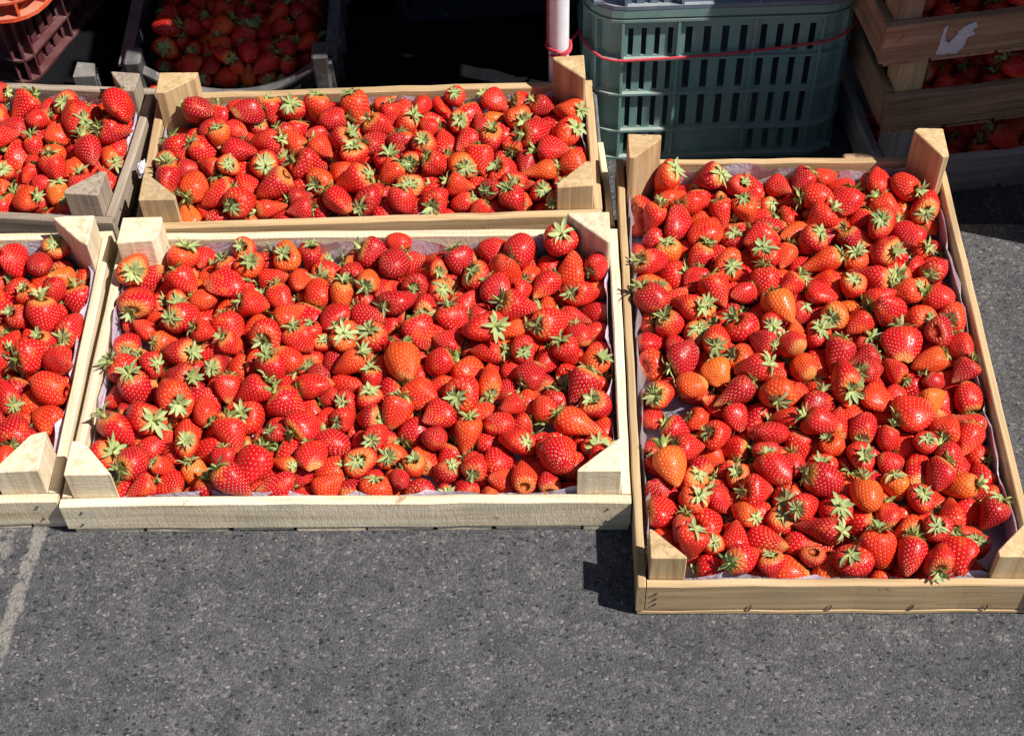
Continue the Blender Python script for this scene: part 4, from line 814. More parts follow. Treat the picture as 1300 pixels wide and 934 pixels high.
        '442,94,7,1,0,0,632,3736,140,-33,-405,-237,109,3,1,0,0,1228,4007,93,-98,186,388,105,12,1,0,0,1156,3580,116,170,41,-326,126,6,1,0,0,1268,3623,88,164,151,-409,96,0,1,0,0,936,5060,203,'
        '-22,352,-354,108,3,1,13,5,983,4398,141,-13,-451,-192,109,8,1,0,0,2028,4856,95,-36,302,391,91,8,1,0,0,1608,3725,129,73,348,-37,98,7,1,0,0,1048,4229,84,-223,10,-423,73,4,1,0,0,1391,5'
        '306,100,6,246,-122,112,11,1,0,0,1644,3308,101,230,167,209,91,15,1,0,0,1324,4469,106,-282,-138,141,87,7,1,0,0,1867,3916,144,474,73,2,122,6,1,0,0,1401,3737,89,-221,-50,-445,84,8,1,0,'
        '0,1113,5128,105,-105,125,435,105,7,1,0,0,786,5415,226,-82,123,-328,106,9,1,15,1,1499,4336,106,-170,-310,-352,86,11,1,0,0,1310,4901,181,-101,234,251,87,0,1,0,0,607,4025,104,-163,280'
        ',249,89,7,1,0,0,1014,3572,191,-46,-240,193,104,8,1,3,5,1148,4976,104,-112,252,-176,106,2,1,0,0,790,5189,111,189,294,358,101,9,1,0,0,915,3416,99,-97,-237,-329,97,10,1,0,0,627,4576,9'
        '7,214,2,379,92,8,1,0,0,980,4317,95,-127,228,-384,90,6,1,0,0,1074,3792,166,37,-161,465,91,8,1,0,0,783,5409,86,195,121,-268,89,14,1,0,0,1678,5391,125,-444,18,65,101,9,1,0,0,1266,3238'
        ',137,100,-415,218,115,0,1,0,0,842,3335,92,-246,105,417,74,2,1,0,0,1810,3212,97,147,211,-33,114,11,1,0,0,1210,5404,121,-4,400,-225,101,0,1,0,0,1879,4550,121,250,-345,231,97,7,1,0,0,'
        '1764,4040,92,211,155,384,80,2,1,0,0,1281,3608,223,122,-238,-210,130,1,1,3,9,942,5313,126,-167,196,321,99,4,1,0,0,1702,4633,88,-198,-105,392,82,12,1,0,0,950,4189,111,-92,-383,-269,9'
        '2,5,1,0,0,1639,5227,102,-62,-188,294,89,1,1,0,0,1606,4785,119,357,157,60,108,11,1,0,0,1111,3815,96,271,29,260,94,10,1,0,0,883,3875,169,181,-61,-384,99,12,1,5,4,1695,4194,190,346,-5'
        '4,259,83,10,1,7,13,1451,3260,226,-155,45,21,106,13,1,1,9,2036,5155,96,-340,-12,-76,77,13,1,0,0,1799,5416,122,157,16,-31,93,4,1,0,0,1848,3800,105,-256,-102,407,93,8,1,0,0,767,4279,2'
        '03,378,-79,-261,99,3,1,8,3,1172,4345,174,-109,-383,-303,92,10,1,0,0,1566,5439,161,-216,-251,366,94,14,1,0,0,1759,4875,227,-42,210,-386,107,9,1,12,11,1184,3488,200,122,152,-460,101,'
        '0,1,3,8,703,5172,192,-2,173,320,113,6,1,13,1,1673,4730,196,-46,300,-211,114,11,1,11,9,844,5308,86,277,62,-2,72,8,1,0,0,653,4108,178,98,-159,121,97,4,1,7,1,1239,3368,201,246,-67,426'
        ',110,5,1,2,10,1130,5388,167,-127,100,-466,86,4,1,0,0,1582,4271,175,-270,-70,-413,90,4,1,0,0,1967,3437,178,-59,189,199,113,6,1,3,17,901,4083,127,292,317,68,103,0,1,0,0,1053,5203,176'
        ',-204,23,208,102,12,1,14,5,1653,5237,200,-294,88,-92,99,9,1,14,11,1629,4851,171,4,2,433,103,2,1,0,0,1356,4741,133,35,70,376,88,8,1,0,0,891,4942,83,-3,-235,173,72,8,1,0,0,1269,5297,'
        '113,133,105,177,84,10,1,0,0,1680,3516,161,-15,42,-357,101,12,1,3,13,1015,4845,202,189,-62,272,117,8,1,11,5,1834,4643,189,69,191,40,106,12,1,10,16,953,4676,203,-169,-206,-231,114,4,'
        '1,10,5,786,4150,196,364,-166,-221,106,1,1,7,2,1889,3738,126,410,177,-31,95,8,1,0,0,1209,3832,119,-174,-12,-223,106,5,1,5,8,1764,3228,204,-36,311,357,114,9,1,1,14,868,4341,108,-73,2'
        '26,-373,104,11,1,0,0,1944,4834,117,-243,157,406,96,4,1,0,0,947,3467,175,50,215,-204,88,14,1,2,6,1168,4468,213,94,175,-378,90,11,1,0,0,947,4520,121,33,-76,-44,90,8,1,0,0,698,3312,22'
        '9,-104,36,-106,100,8,1,1,1,1045,4277,181,-100,-177,247,103,13,1,0,0,1974,3559,109,317,8,377,93,8,1,0,0,780,3878,134,397,-85,-283,76,10,1,0,0,673,4776,127,163,60,-80,114,3,1,0,0,185'
        '6,3691,211,-193,-249,-104,105,0,1,4,15,1491,4519,197,35,-230,325,102,4,1,9,9,2017,5185,191,229,-110,159,111,13,1,14,15,1226,4545,224,-199,178,371,121,12,1,9,7,1419,4954,210,122,89,'
        '387,116,2,1,12,8,742,3640,167,68,56,420,99,15,1,0,0,1192,3331,130,-365,9,329,113,11,1,2,9,811,5118,202,210,-419,174,108,3,1,13,3,1545,3250,95,-16,232,-282,104,0,1,0,0,1596,3824,198'
        ',-138,178,130,91,1,1,5,13,1875,3290,158,5,-35,125,94,15,1,0,0,1467,4843,195,-260,42,-408,116,5,1,11,7,947,3677,153,26,-79,241,87,6,1,0,0,839,3915,88,31,-281,-404,72,10,1,0,0,1944,5'
        '276,235,106,237,-165,110,7,1,14,14,964,3964,181,-294,-66,43,95,15,1,6,5,825,5442,143,-167,249,329,72,6,1,0,0,1073,4665,190,-69,332,114,101,14,1,0,0,686,3413,192,-131,109,213,81,3,1'
        ',0,0,1893,5021,163,-225,-200,-204,99,13,1,13,14,736,4513,168,-150,-9,465,116,1,1,9,2,1469,3748,162,66,99,-311,100,12,1,4,11,1829,4021,178,274,38,-403,96,14,1,0,0,1364,5054,175,-371'
        ',110,-247,110,10,1,0,0,1782,5050,212,59,47,-425,116,3,1,13,13,1975,4607,179,-145,-269,5,110,1,1,10,17,850,3630,101,313,-44,-350,74,3,1,0,0,1488,5218,114,16,-107,486,72,3,1,0,0,907,'
        '3349,169,335,50,-203,100,12,1,2,5,1303,4231,172,-160,-331,-234,110,1,1,7,8,2008,4278,106,99,328,100,96,14,1,0,0,1075,3663,221,-257,-134,-100,98,13,1,4,7,898,5254,186,-283,-84,403,9'
        '5,3,1,0,0,1708,4813,126,-415,67,-6,101,8,1,0,0,2020,4483,187,187,70,-397,109,14,1,9,14,1505,5107,218,-121,180,-91,109,6,1,13,10,671,3845,100,-111,260,326,82,8,1,0,0,1604,3375,171,5'
        '6,209,-431,107,12,1,0,0,1602,3599,154,32,-116,-484,99,15,1,3,12,1954,4956,116,143,39,342,87,5,1,0,0,1173,3947,198,113,293,116,94,10,1,0,0,1757,4324,214,-333,36,25,116,9,1,8,11,1304'
        ',3722,131,78,-22,35,99,8,1,0,0,1461,3985,111,-219,-96,-281,107,13,1,0,0,1351,3203,201,-78,15,487,122,6,1,1,8,1449,4106,227,231,-104,271,113,13,1,7,10,1502,5256,228,274,-238,-230,12'
        '4,1,1,14,10,1214,3690,97,3,282,398,81,15,1,0,0,1196,4721,191,-163,97,310,116,0,1,11,6,1979,3916,149,-46,357,-129,89,11,1,0,0,1261,4094,183,-464,-107,-1,84,7,1,0,0,1400,3921,171,162'
        ',-317,226,98,4,1,0,0,1856,4127,183,-182,-168,46,74,1,1,0,0,642,4623,231,-186,107,439,119,7,1,10,2,1007,4969,109,-191,180,-68,101,7,1,0,0,1748,4547,122,-88,-58,182,89,8,1,0,0,620,50'
        '40,81,219,-111,299,83,5,1,0,0,848,3550,169,-89,-267,-244,92,15,1,3,4,1844,5336,200,373,51,-159,100,3,1,15,9,1869,3853,222,-128,-316,345,100,8,1,5,16,2001,4050,152,293,-249,237,114,'
        '1,1,6,19,1576,4175,204,190,53,-448,95,0,1,7,11,1590,4475,191,-40,234,162,105,14,1,9,10,1190,5287,167,292,-17,58,88,1,1,0,0,1021,3197,209,-2,-111,-461,89,8,1,1,4,912,3237,217,191,12'
        '5,-444,116,11,1,1,3,1688,4605,210,-309,-182,345,95,3,1,0,0,1923,4360,240,183,43,-403,109,14,1,8,13,1366,3798,170,-62,-114,49,84,4,1,5,11,1249,4309,240,-279,282,273,103,7,1,8,7,881,'
        '4786,172,-300,-3,-72,82,3,1,0,0,1209,4976,221,-202,187,-43,100,3,1,12,4,1450,3524,219,-134,212,341,112,7,1,3,11,1172,3710,183,-143,212,333,91,7,1,0,0,1093,5028,142,-39,11,492,102,8'
        ',1,0,0,1096,3867,203,-455,49,-172,100,3,1,5,7,1197,3253,168,-19,-2,489,80,8,1,1,6,1681,3187,253,238,-184,183,93,9,1,1,13,1722,3936,229,-251,-277,285,115,9,1,6,15,1351,5363,176,-317'
        ',-258,-31,96,2,1,0,0,1770,3617,232,72,237,357,87,3,1,4,14,1500,3875,190,214,240,-338,102,7,1,5,12,994,5421,197,210,45,406,122,15,1,15,2,2011,4304,189,-219,236,312,104,14,1,8,14,161'
        '2,4381,119,-33,79,92,96,6,1,0,0,682,5326,103,264,20,-399,100,2,1,0,0,1593,4043,194,-310,-82,254,97,9,1,6,13,1956,3804,185,-255,139,101,104,0,1,5,17,1860,3576,184,-189,140,-422,107,'
        '10,1,3,15,2022,4750,92,50,-241,-86,80,10,1,0,0,1021,5437,105,37,436,-225,73,9,1,0,0,1785,3434,174,248,-94,165,110,5,1,2,15,661,3682,242,18,-316,-369,120,10,1,4,2,1837,5186,189,-231'
        ',-198,-47,97,4,1,0,0,1120,4329,259,284,-134,371,95,15,1,8,6,1457,5387,204,39,220,260,98,14,1,0,0,902,4920,167,-9,174,292,99,0,1,12,2,1574,3217,228,-271,-105,-291,115,10,1,1,12,843,'
        '3817,93,-127,222,429,72,3,1,0,0,1868,4230,195,-249,5,-423,101,13,1,8,12,1461,4298,181,-82,195,277,118,12,1,8,9,1482,3350,172,-133,139,461,72,12,1,0,0,920,4378,214,171,162,-358,107,'
        '0,1,8,4,659,4863,203,51,-185,57,96,13,1,11,1,1311,3875,236,-260,81,414,105,12,1,5,10,809,4564,227,49,212,-178,103,0,1,10,4,1164,4069,251,306,-120,33,130,6,1,6,8,970,4066,211,-113,2'
        '62,46,113,11,1,6,6,1705,3333,241,82,39,-376,96,15,1,2,14,803,3324,184,88,-25,-51,78,0,1,0,0,744,3805,180,-108,-241,186,98,4,1,5,2,2000,4156,203,-189,-173,-428,88,4,1,7,17,845,4451,'
        '151,27,-2,346,114,6,1,9,3,1300,4689,218,-34,223,185,96,14,1,0,0,1061,4177,246,233,49,425,109,10,1,7,5,2008,4809,174,-146,-229,419,108,11,1,11,11,730,3534,199,92,-53,479,96,4,1,3,3,'
        '1147,5192,201,-46,-29,-152,95,4,1,14,6,1382,4416,167,-25,53,-419,100,8,1,9,8,910,4216,195,-309,-72,41,87,9,1,7,4,1537,3445,173,-213,-229,-276,93,1,1,2,12,1853,4476,185,152,-123,457'
        ',115,4,1,9,13,1704,4480,253,-419,-81,-260,108,13,1,9,12,1432,4640,210,-326,-95,313,100,9,1,10,11,791,5318,147,286,108,-395,93,3,1,0,0,272,5741,99,-106,303,-350,89,12,2,0,0,-187,580'
        '8,104,162,206,418,97,13,2,0,0,-743,5610,100,206,216,147,105,12,2,0,0,-124,5434,97,-33,-260,-359,129,5,2,0,0,-1616,5692,99,-263,44,-335,98,2,2,0,0,-848,5477,124,177,-321,270,110,0,2'
        ',0,0,-1623,5842,120,-204,171,-227,122,4,2,0,0,-465,5742,122,-47,-448,-215,101,6,2,0,0,-603,5733,102,266,-25,13,104,6,2,0,0,-1348,6000,81,-195,-132,-314,82,5,2,0,0,189,5484,96,244,-'
        '143,-355,78,15,2,0,0,-1528,5526,97,-58,-270,413,97,8,2,0,0,-39,5697,102,239,113,290,102,6,2,0,0,80,5985,98,-178,242,-335,85,13,2,0,0,-1320,5634,107,-188,-159,399,130,12,2,0,0,332,5'
        '459,92,-37,220,276,108,14,2,0,0,-15,6058,103,176,217,217,87,4,2,0,0,96,5730,105,-81,-254,-412,111,2,2,0,0,-589,5331,144,14,-453,185,130,6,2,0,0,-101,5593,92,-261,-142,172,72,13,2,0'
        ',0,193,5344,98,-65,273,-413,113,5,2,0,0,-1103,5321,120,334,98,256,107,0,2,0,0,-1458,5928,90,194,-100,-447,102,14,2,0,0,-541,5580,103,241,-134,399,98,15,2,0,0,-1706,5594,90,-207,85,'
        '88,87,12,2,0,0,166,5589,97,-237,151,-373,83,1,2,0,0,-774,5324,104,268,-126,-124,98,9,2,0,0,-1150,5813,108,206,-158,-81,118,2,2,0,0,-697,5839,98,254,83,180,96,6,2,0,0,-187,5309,86,-'
        '191,214,-398,82,5,2,0,0,-1027,5517,112,-121,-258,411,122,8,2,0,0,-1341,5884,108,358,146,131,90,10,2,0,0,-872,6050,114,-251,-143,405,123,15,2,0,0,241,5918,95,1,223,-147,120,0,2,0,0,'
        '-1251,5435,102,31,302,-325,96,2,2,0,0,-228,5653,106,-273,132,-279,100,14,2,0,0,-485,5671,90,228,-131,-145,75,6,2,0,0,-1273,6062,94,-29,230,-297,88,6,2,0,0,-398,6005,102,276,81,-27,'
        '111,8,2,0,0,-1408,5756,130,-317,94,291,121,4,2,0,0,-293,5885,101,245,21,-348,98,7,2,0,0,-955,5325,112,-195,188,-261,125,12,2,0,0,-905,5759,99,259,95,127,85,15,2,0,0,-455,5340,126,-'
        '455,48,101,109,1,2,0,0,-1088,5937,96,-205,90,76,103,12,2,0,0,-571,6047,133,334,39,367,117,0,2,0,0,-1035,6047,115,-108,-302,-367,95,14,2,0,0,-1485,5397,113,-239,-249,352,100,15,2,0,'
        '0,-1610,5433,93,87,207,-300,89,6,2,0,0,-1228,5888,90,-31,255,259,93,11,2,0,0,-25,5420,98,61,282,403,95,10,2,0,0,-736,5461,109,-356,81,-123,98,1,2,0,0,-636,5951,106,199,-190,-296,11'
        '4,2,2,0,0,-1157,6042,109,-301,-126,-143,88,0,2,0,0,-1528,5724,200,83,-202,-273,122,10,2,4,2,-1524,6060,104,260,-2,413,107,2,2,0,0,-826,5675,131,7,-316,77,102,14,2,0,0,-1609,5604,99'
        ',325,-92,320,72,2,2,0,0,244,5418,92,247,-103,-113,82,6,2,0,0,-898,5875,90,105,182,2,96,12,2,0,0,-482,5953,86,124,-255,-401,72,8,2,0,0,-393,5888,158,323,235,274,80,1,2,0,0,-990,5669'
        ',100,-11,277,408,96,3,2,0,0,194,5709,112,285,220,-244,97,0,2,0,0,-1048,5865,99,54,339,23,86,14,2,0,0,-45,5816,120,-236,176,-37,129,10,2,0,0,-1099,5645,104,74,-265,-405,111,2,2,0,0,'
        '-620,5432,127,42,-123,-483,98,1,2,0,0,166,5864,169,-118,349,-336,91,11,2,0,0,-182,5988,104,-90,-200,-279,130,4,2,0,0,277,5586,108,-242,-239,-253,102,15,2,0,0,-785,5950,85,240,-144,'
        '-347,82,11,2,0,0,-1427,5299,142,321,319,204,116,15,2,0,0,-1355,5421,130,53,486,-101,92,8,2,0,0,-1210,5517,104,208,192,305,109,10,2,0,0,-1110,5407,102,58,-312,-114,93,10,2,0,0,-230,'
        '5545,115,344,-129,-249,114,11,2,0,0,-243,5414,93,-279,-50,-389,78,15,2,0,0,-560,5808,101,-50,-267,-398,97,6,2,0,0,-350,5408,123,-286,104,292,113,4,2,0,0,-42,5314,123,305,-125,-374,'
        '106,1,2,0,0,-1258,5727,95,-283,-143,287,78,3,2,0,0,366,5648,125,-309,177,259,89,8,2,0,0,-15,5555,130,-9,-113,209,112,13,2,3,15,-843,5770,183,-77,153,-201,108,12,2,0,0,-308,5776,138'
        ',260,209,-211,109,0,2,0,0,-1724,5826,85,-183,-140,-344,98,5,2,0,0,-1491,5617,101,48,-263,-403,104,6,2,0,0,-1022,5301,205,311,190,308,95,6,2,0,0,-418,5534,108,-175,213,63,112,15,2,0'
        ',0,101,5493,121,-292,-320,6,87,2,2,0,0,-1394,6025,176,245,-80,-339,109,7,2,0,0,-531,5730,181,-227,-66,-35,105,8,2,4,10,219,6066,124,-127,-432,204,102,6,2,0,0,-1169,5344,170,-236,-2'
        '00,381,92,11,2,0,0,-822,5332,213,26,-316,-266,111,13,2,1,7,-1089,5785,177,38,363,-157,100,0,2,0,0,-145,5284,175,101,258,306,75,15,2,0,0,-527,5918,151,90,129,222,108,11,2,0,0,-1500,'
        '5971,204,-11,221,433,96,9,2,0,0,-212,5345,153,214,29,450,97,1,2,0,0,350,5522,202,-313,127,266,118,2,2,2,18,-685,5327,211,209,193,-387,112,3,2,1,8,199,5993,177,-23,-208,-38,93,4,2,0'
        ',0,71,5373,95,164,104,-366,103,12,2,0,0,-439,6042,169,-108,262,244,92,14,2,0,0,-1297,5318,126,376,202,100,98,2,2,0,0,90,5611,153,-62,285,317,97,12,2,0,0,117,5881,105,146,126,276,82'
        ',7,2,0,0,-1230,5623,188,-22,197,-439,128,0,2,3,6,-527,5315,235,47,104,477,110,7,2,1,10,-61,5977,114,279,-23,160,108,15,2,0,0,-1590,5996,93,253,-43,341,83,10,2,0,0,-1715,5638,202,13'
        '6,-76,347,108,10,2,0,0,349,5830,100,92,-143,153,84,1,2,0,0,-374,5808,97,-268,-88,185,76,15,2,0,0,-816,5560,172,175,183,-117,106,12,2,0,0,-1676,5495,109,-59,-225,369,113,4,2,0,0,44,'
        '5733,194,41,-372,308,82,8,2,0,0,258,5479,123,111,-80,400,72,5,2,0,0,-392,5698,107,325,109,-236,95,5,2,0,0,-1286,5961,121,31,10,445,88,6,2,0,0,-322,6047,145,-347,169,214,88,9,2,0,0,'
        '-1693,5704,115,194,-379,-256,87,8,2,0,0,-1400,5591,224,118,123,-133,90,8,2,0,0,-731,6074,117,319,249,160,92,0,2,0,0,-139,5601,189,-257,-49,-100,113,4,2,3,14,-774,5873,118,85,-2,-37'
        '1,94,6,2,0,0,-1424,5506,126,-29,-133,-356,115,8,2,0,0,-478,5464,166,37,-156,461,106,8,2,0,0,-974,5962,83,116,170,-395,72,12,2,0,0,-1549,5455,215,-1,-348,315,126,1,2,2,2,-1500,5850,'
        '222,96,-285,-399,92,9,2,0,0,-915,5492,197,264,1,-216,118,6,2,2,8,-133,5710,81,-193,110,289,74,0,2,0,0,-1101,6023,190,45,69,-443,109,15,2,6,3,-668,5763,172,224,74,-412,103,0,2,0,0,-'
        '634,5551,110,24,-258,424,94,15,2,0,0,-896,5563,96,-138,140,107,89,6,2,0,0,-312,5628,155,177,-365,-156,100,6,2,0,0,-1294,5797,141,-9,-185,187,85,10,2,0,0,-1672,5746,188,-197,118,397'
        ',122,6,2,4,1,-230,5431,192,-5,-309,-80,97,8,2,0,0,298,5764,215,-97,175,-360,123,9,2,4,17,-127,5909,154,283,227,-177,72,0,2,0,0,-420,5711,203,27,102,-446,111,0,2,0,0,154,5743,225,-5'
        '2,-266,225,104,13,2,4,16,336,5934,213,170,184,48,104,14,2,0,0,-1233,6035,183,-17,114,472,106,12,2,6,2,-1129,5871,171,-141,-223,66,73,4,2,0,0,-222,5562,207,192,124,-160,109,12,2,3,1'
        '3,-66,5402,199,217,-155,-28,97,12,2,0,0,-763,6019,191,-124,-20,314,130,0,2,6,5,-1346,5688,238,64,-355,-175,111,9,2,4,4,235,5630,228,116,-353,-141,116,15,2,3,17,-74,5748,190,-5,31,3'
        '41,113,6,2,4,14,-1022,5400,182,324,-106,-301,86,2,2,0,0,31,5312,198,-129,0,394,119,6,2,1,15,-1600,5618,176,-215,-235,237,90,10,2,0,0,-993,5605,182,5,-215,48,130,8,2,3,7,-1673,5483,'
        '245,-114,-182,-366,104,13,2,2,1,-324,5310,102,-130,314,-289,90,10,2,0,0,-655,5878,193,-167,-34,457,106,14,2,5,8,-1500,5617,208,-302,160,-365,84,2,2,0,0,235,5304,190,182,109,-375,78'
        ',14,2,0,0,-468,5627,184,0,-221,431,93,15,2,0,0,-1438,5759,255,50,-77,-489,91,4,2,0,0,-620,6066,186,-352,-230,256,82,8,2,0,0,-1317,5959,234,259,225,363,94,13,2,5,4,-1222,5749,223,26'
        '6,69,397,108,10,2,4,5,-205,5736,200,284,264,316,109,6,2,0,0,-1297,5341,228,235,104,-344,128,2,2,1,3,-775,5656,187,-9,26,87,109,8,2,3,9,-760,5450,216,248,33,431,130,8,2,2,9,-984,602'
        '6,203,5,124,453,116,6,2,6,4,-735,5708,107,-353,106,-337,75,8,2,0,0,-439,5873,90,-103,-221,261,83,8,2,0,0,-939,5729,188,-55,-268,-194,97,4,2,0,0,-239,5893,191,99,114,-303,96,6,2,0,0'
        ',-610,5632,146,54,30,481,106,8,2,0,0,-1573,5329,121,299,204,-162,107,0,2,0,0,104,6044,165,213,-143,-319,96,12,2,0,0,-1662,5940,104,352,-41,350,80,1,2,0,0,-1302,5479,167,-376,-8,70,'
        '105,15,2,0,0,-887,5930,201,-325,33,-365,115,1,2,5,7,-347,5558,223,-169,-124,347,105,15,2,3,12,31,5466,184,2,238,-438,98,6,2,0,0,-579,5518,210,-68,251,137,101,15,2,2,10,-1155,5469,2'
        '03,27,215,189,130,14,2,2,6,-1386,5885,184,-282,-209,148,95,15,2,0,0,-354,5329,187,146,191,-403,111,14,2,1,11,-1435,5399,217,-197,249,-161,113,10,2,2,3,158,5407,155,131,-57,407,89,1'
        '5,2,0,0,-50,6039,195,39,-320,-251,103,15,2,6,12,-1566,5943,285,304,-181,-349,120,15,2,5,1,-256,6070,192,77,28,-192,91,2,2,0,0,-979,5841,181,178,386,206,83,15,2,0,0,165,5522,181,63,'
        '294,89,103,11,2,2,17,-1592,6082,140,-3,82,-452,86,5,2,0,0,53,5916,188,119,208,-212,115,15,2,5,14,-590,5962,189,-74,-143,-403,92,8,2,0,0,-2491,6064,113,75,-290,386,99,12,3,0,0,-2414'
        ',5397,98,173,-196,380,85,1,3,0,0,-2748,6015,102,-182,248,-394,99,11,3,0,0,-2929,5668,106,154,223,-351,109,2,3,0,0,-2108,6094,114,60,253,422,116,15,3,0,0,-3035,6095,117,267,128,173,'
        '115,13,3,0,0,-2826,5982,89,-323,-31,83,83,5,3,0,0,-3613,5973,93,-140,-238,214,86,10,3,0,0,-3415,5858,106,106,274,395,104,9,3,0,0,-2485,5797,127,-180,-243,147,124,12,3,4,2,-3225,578'
        '9,96,219,-150,415,92,2,3,0,0,-2090,5719,111,-87,284,-390,113,13,3,0,0,-2450,5654,102,-98,-268,87,92,1,3,0,0,-2980,5470,104,292,-32,11,98,9,3,0,0,-2591,5953,104,279,-109,-185,122,5,'
        '3,0,0,-2132,5583,82,236,25,436,86,5,3,0,0,-3100,5949,135,-431,-254,0,107,4,3,0,0,-3227,6161,100,295,-43,-69,83,13,3,0,0,-3056,5566,111,-272,69,-202,103,12,3,0,0,-3287,5472,85,-82,2'
        '08,21,86,0,3,0,0,-2358,5707,110,-396,178,-80,72,2,3,0,0,-2342,6038,96,-163,-153,-191,108,4,3,0,0,-2857,6123,111,98,-317,365,105,14,3,0,0,-3033,5706,92,-103,274,-370,77,9,3,0,0,-253'
        '3,6162,90,187,213,241,82,8,3,0,0,-2212,5846,111,-232,104,353,116,7,3,0,0,-2628,5697,115,308,-146,-330,100,1,3,0,0,-2772,5680,105,-28,298,-114,103,2,3,0,0,-2814,5557,103,52,284,405,'
        '108,10,3,0,0,-3453,6030,102,296,-3,-349,117,11,3,0,0,-2570,5553,106,244,113,356,103,13,3,0,0,-3274,5940,118,151,241,326,127,15,3,0,0,-2962,5940,97,-221,84,63,103,12,3,0,0,-2334,583'
        '6,90,206,78,-278,100,14,3,0,0,-2018,5834,122,-296,137,-359,113,13,3,0,0,-2794,5844,110,88,-282,-367,112,9,3,0,0,-2743,6156,117,-287,-170,-232,112,2,3,0,0,-2881,5762,105,-276,133,39'
        '2,85,10,3,0,0,-2414,6145,117,-237,263,226,102,14,3,0,0,-2687,6073,104,-362,260,-135,72,6,3,0,0,-3151,6058,86,-91,200,264,88,0,3,0,0,-2929,6224,95,180,145,31,103,12,3,0,0,-2545,5951'
        ',188,323,229,279,91,9,3,0,0,-2888,5540,159,-277,-175,357,98,12,3,0,0,-3174,5866,120,-53,205,101,76,0,3,0,0,-3369,5546,104,-282,86,-89,123,11,3,0,0,-3304,6075,101,-155,-173,432,95,1'
        '4,3,0,0,-2021,5607,132,333,-298,215,103,10,3,0,0,-2253,5959,97,175,207,412,88,6,3,0,0,-3340,6186,93,179,179,-408,99,11,3,0,0,-3092,5804,96,61,282,403,89,10,3,0,0,-3468,5824,187,-43'
        ',225,-406,110,6,3,0,0,-2684,5555,89,238,71,-62,88,12,3,0,0,-2835,5429,86,-41,218,-67,89,0,3,0,0,-3035,5879,191,-14,-282,181,118,1,3,0,0,-2003,5976,132,77,106,-482,124,0,3,0,0,-2407'
        ',5532,105,-247,-146,348,106,8,3,0,0,-2224,6061,103,-317,42,101,108,5,3,0,0,-2546,5684,146,139,82,-155,93,5,3,0,0,-3375,6245,96,-231,-203,295,104,5,3,0,0,-2954,5846,91,-192,-56,457,'
        '80,14,3,0,0,-2345,5642,89,-265,157,-319,87,5,3,0,0,-2259,5369,99,-157,149,450,99,6,3,0,0,-3306,5719,97,-221,25,403,125,0,3,0,0,-2501,5426,126,-135,-54,172,103,12,3,0,0,-2164,5996,1'
        '62,-85,-28,152,130,2,3,0,0,-3142,5483,114,-270,-31,419,117,7,3,0,0,-2766,5766,195,405,-195,181,92,12,3,0,0,-2897,6038,163,-207,-41,346,98,0,3,0,0,-2614,6134,89,262,0,272,101,5,3,0,'
        '0,-2205,5913,290,-75,306,-280,109,3,3,5,3,-3170,5911,215,189,-93,166,95,13,3,0,0,-2392,5629,168,-179,147,136,73,3,3,0,0,-2637,5820,95,207,-178,-63,93,10,3,0,0,-3242,6227,164,-358,4'
        ',-34,98,9,3,0,0,-2194,5640,163,49,421,-230,93,9,3,0,0,-3553,5894,97,-107,110,446,102,14,3,0,0,-2138,5886,189,224,159,-6,94,6,3,0,0,-3378,6031,211,-430,-113,-218,112,14,3,0,0,-2308,'
        '5728,165,-149,179,307,109,0,3,0,0,-3008,5753,160,48,-356,-340,94,3,3,0,0,-2761,5481,167,-4,34,-375,115,6,3,0,0,-2305,5969,159,323,114,-308,96,11,3,0,0,-3127,6215,126,10,251,372,97,'
        '14,3,0,0,-3460,5635,102,-92,-285,225,95,1,3,0,0,-2728,5853,198,-283,300,-137,103,2,3,0,0,-2425,5910,110,8,-336,-369,116,10,3,0,0,-3126,5702,123,-136,-325,338,111,2,3,0,0,-2129,5516'
        ',183,-68,-88,-366,104,13,3,0,0,-3194,6038,163,-45,-212,-302,97,8,3,0,0,-3302,5829,180,61,-176,-455,104,7,3,0,0,-2222,5531,92,186,113,-188,109,14,3,0,0,-3377,5497,176,-204,-135,349,'
        '97,2,3,0,0,-2698,5433,87,212,50,-422,89,0,3,0,0,-3468,5732,121,237,376,228,83,4,3,0,0,-3533,6238,214,-242,169,-196,116,11,3,0,0,-2787,6021,191,96,-171,362,126,2,3,0,0,-3415,6161,19'
        '1,156,-151,270,95,13,3,0,0,-2415,5722,159,-376,-132,-94,72,1,3,0,0,-3019,5646,205,-180,120,437,114,6,3,0,0,-3458,5696,198,-289,102,-395,110,4,3,0,0,-3021,5489,204,-40,277,194,120,7'
        ',3,0,0,-2165,5356,142,-49,86,490,101,11,3,0,0,-3325,5934,220,53,73,367,89,15,3,0,0,-2425,5996,201,-334,-80,-341,96,1,3,0,0,-3542,5995,224,200,-15,-310,116,7,3,0,0,-3128,5778,188,20'
        '6,-237,-389,90,2,3,0,0,-2281,6118,190,70,-143,338,106,4,3,0,0,-2415,5819,157,-118,52,347,94,11,3,0,0,-2588,5440,81,218,-8,-382,73,14,3,0,0,-2566,5858,228,316,30,-364,102,2,3,0,0,-2'
        '336,5564,167,90,-403,-61,84,7,3,0,0,-2658,5606,169,82,-39,5,94,0,3,0,0,-2874,5706,170,215,348,68,88,2,3,0,0,-3285,6109,203,-240,-303,-48,89,10,3,0,0,-2668,6200,217,-80,261,-277,88,'
        '2,3,0,0,-2391,5402,208,175,182,268,101,13,3,1,2,-2106,5727,214,-260,97,312,119,0,3,3,5,-3146,5584,194,-201,109,-412,104,15,3,0,0,-3233,5676,184,186,-127,269,94,8,3,0,0,-2633,6026,1'
        '62,14,-72,-112,103,15,3,0,0,-1964,5941,322,-330,130,235,130,3,3,5,5,-2872,5611,208,-170,59,465,109,0,3,0,0,-3018,6187,221,126,260,391,123,15,3,0,0,-2858,6174,168,-43,197,159,99,12,'
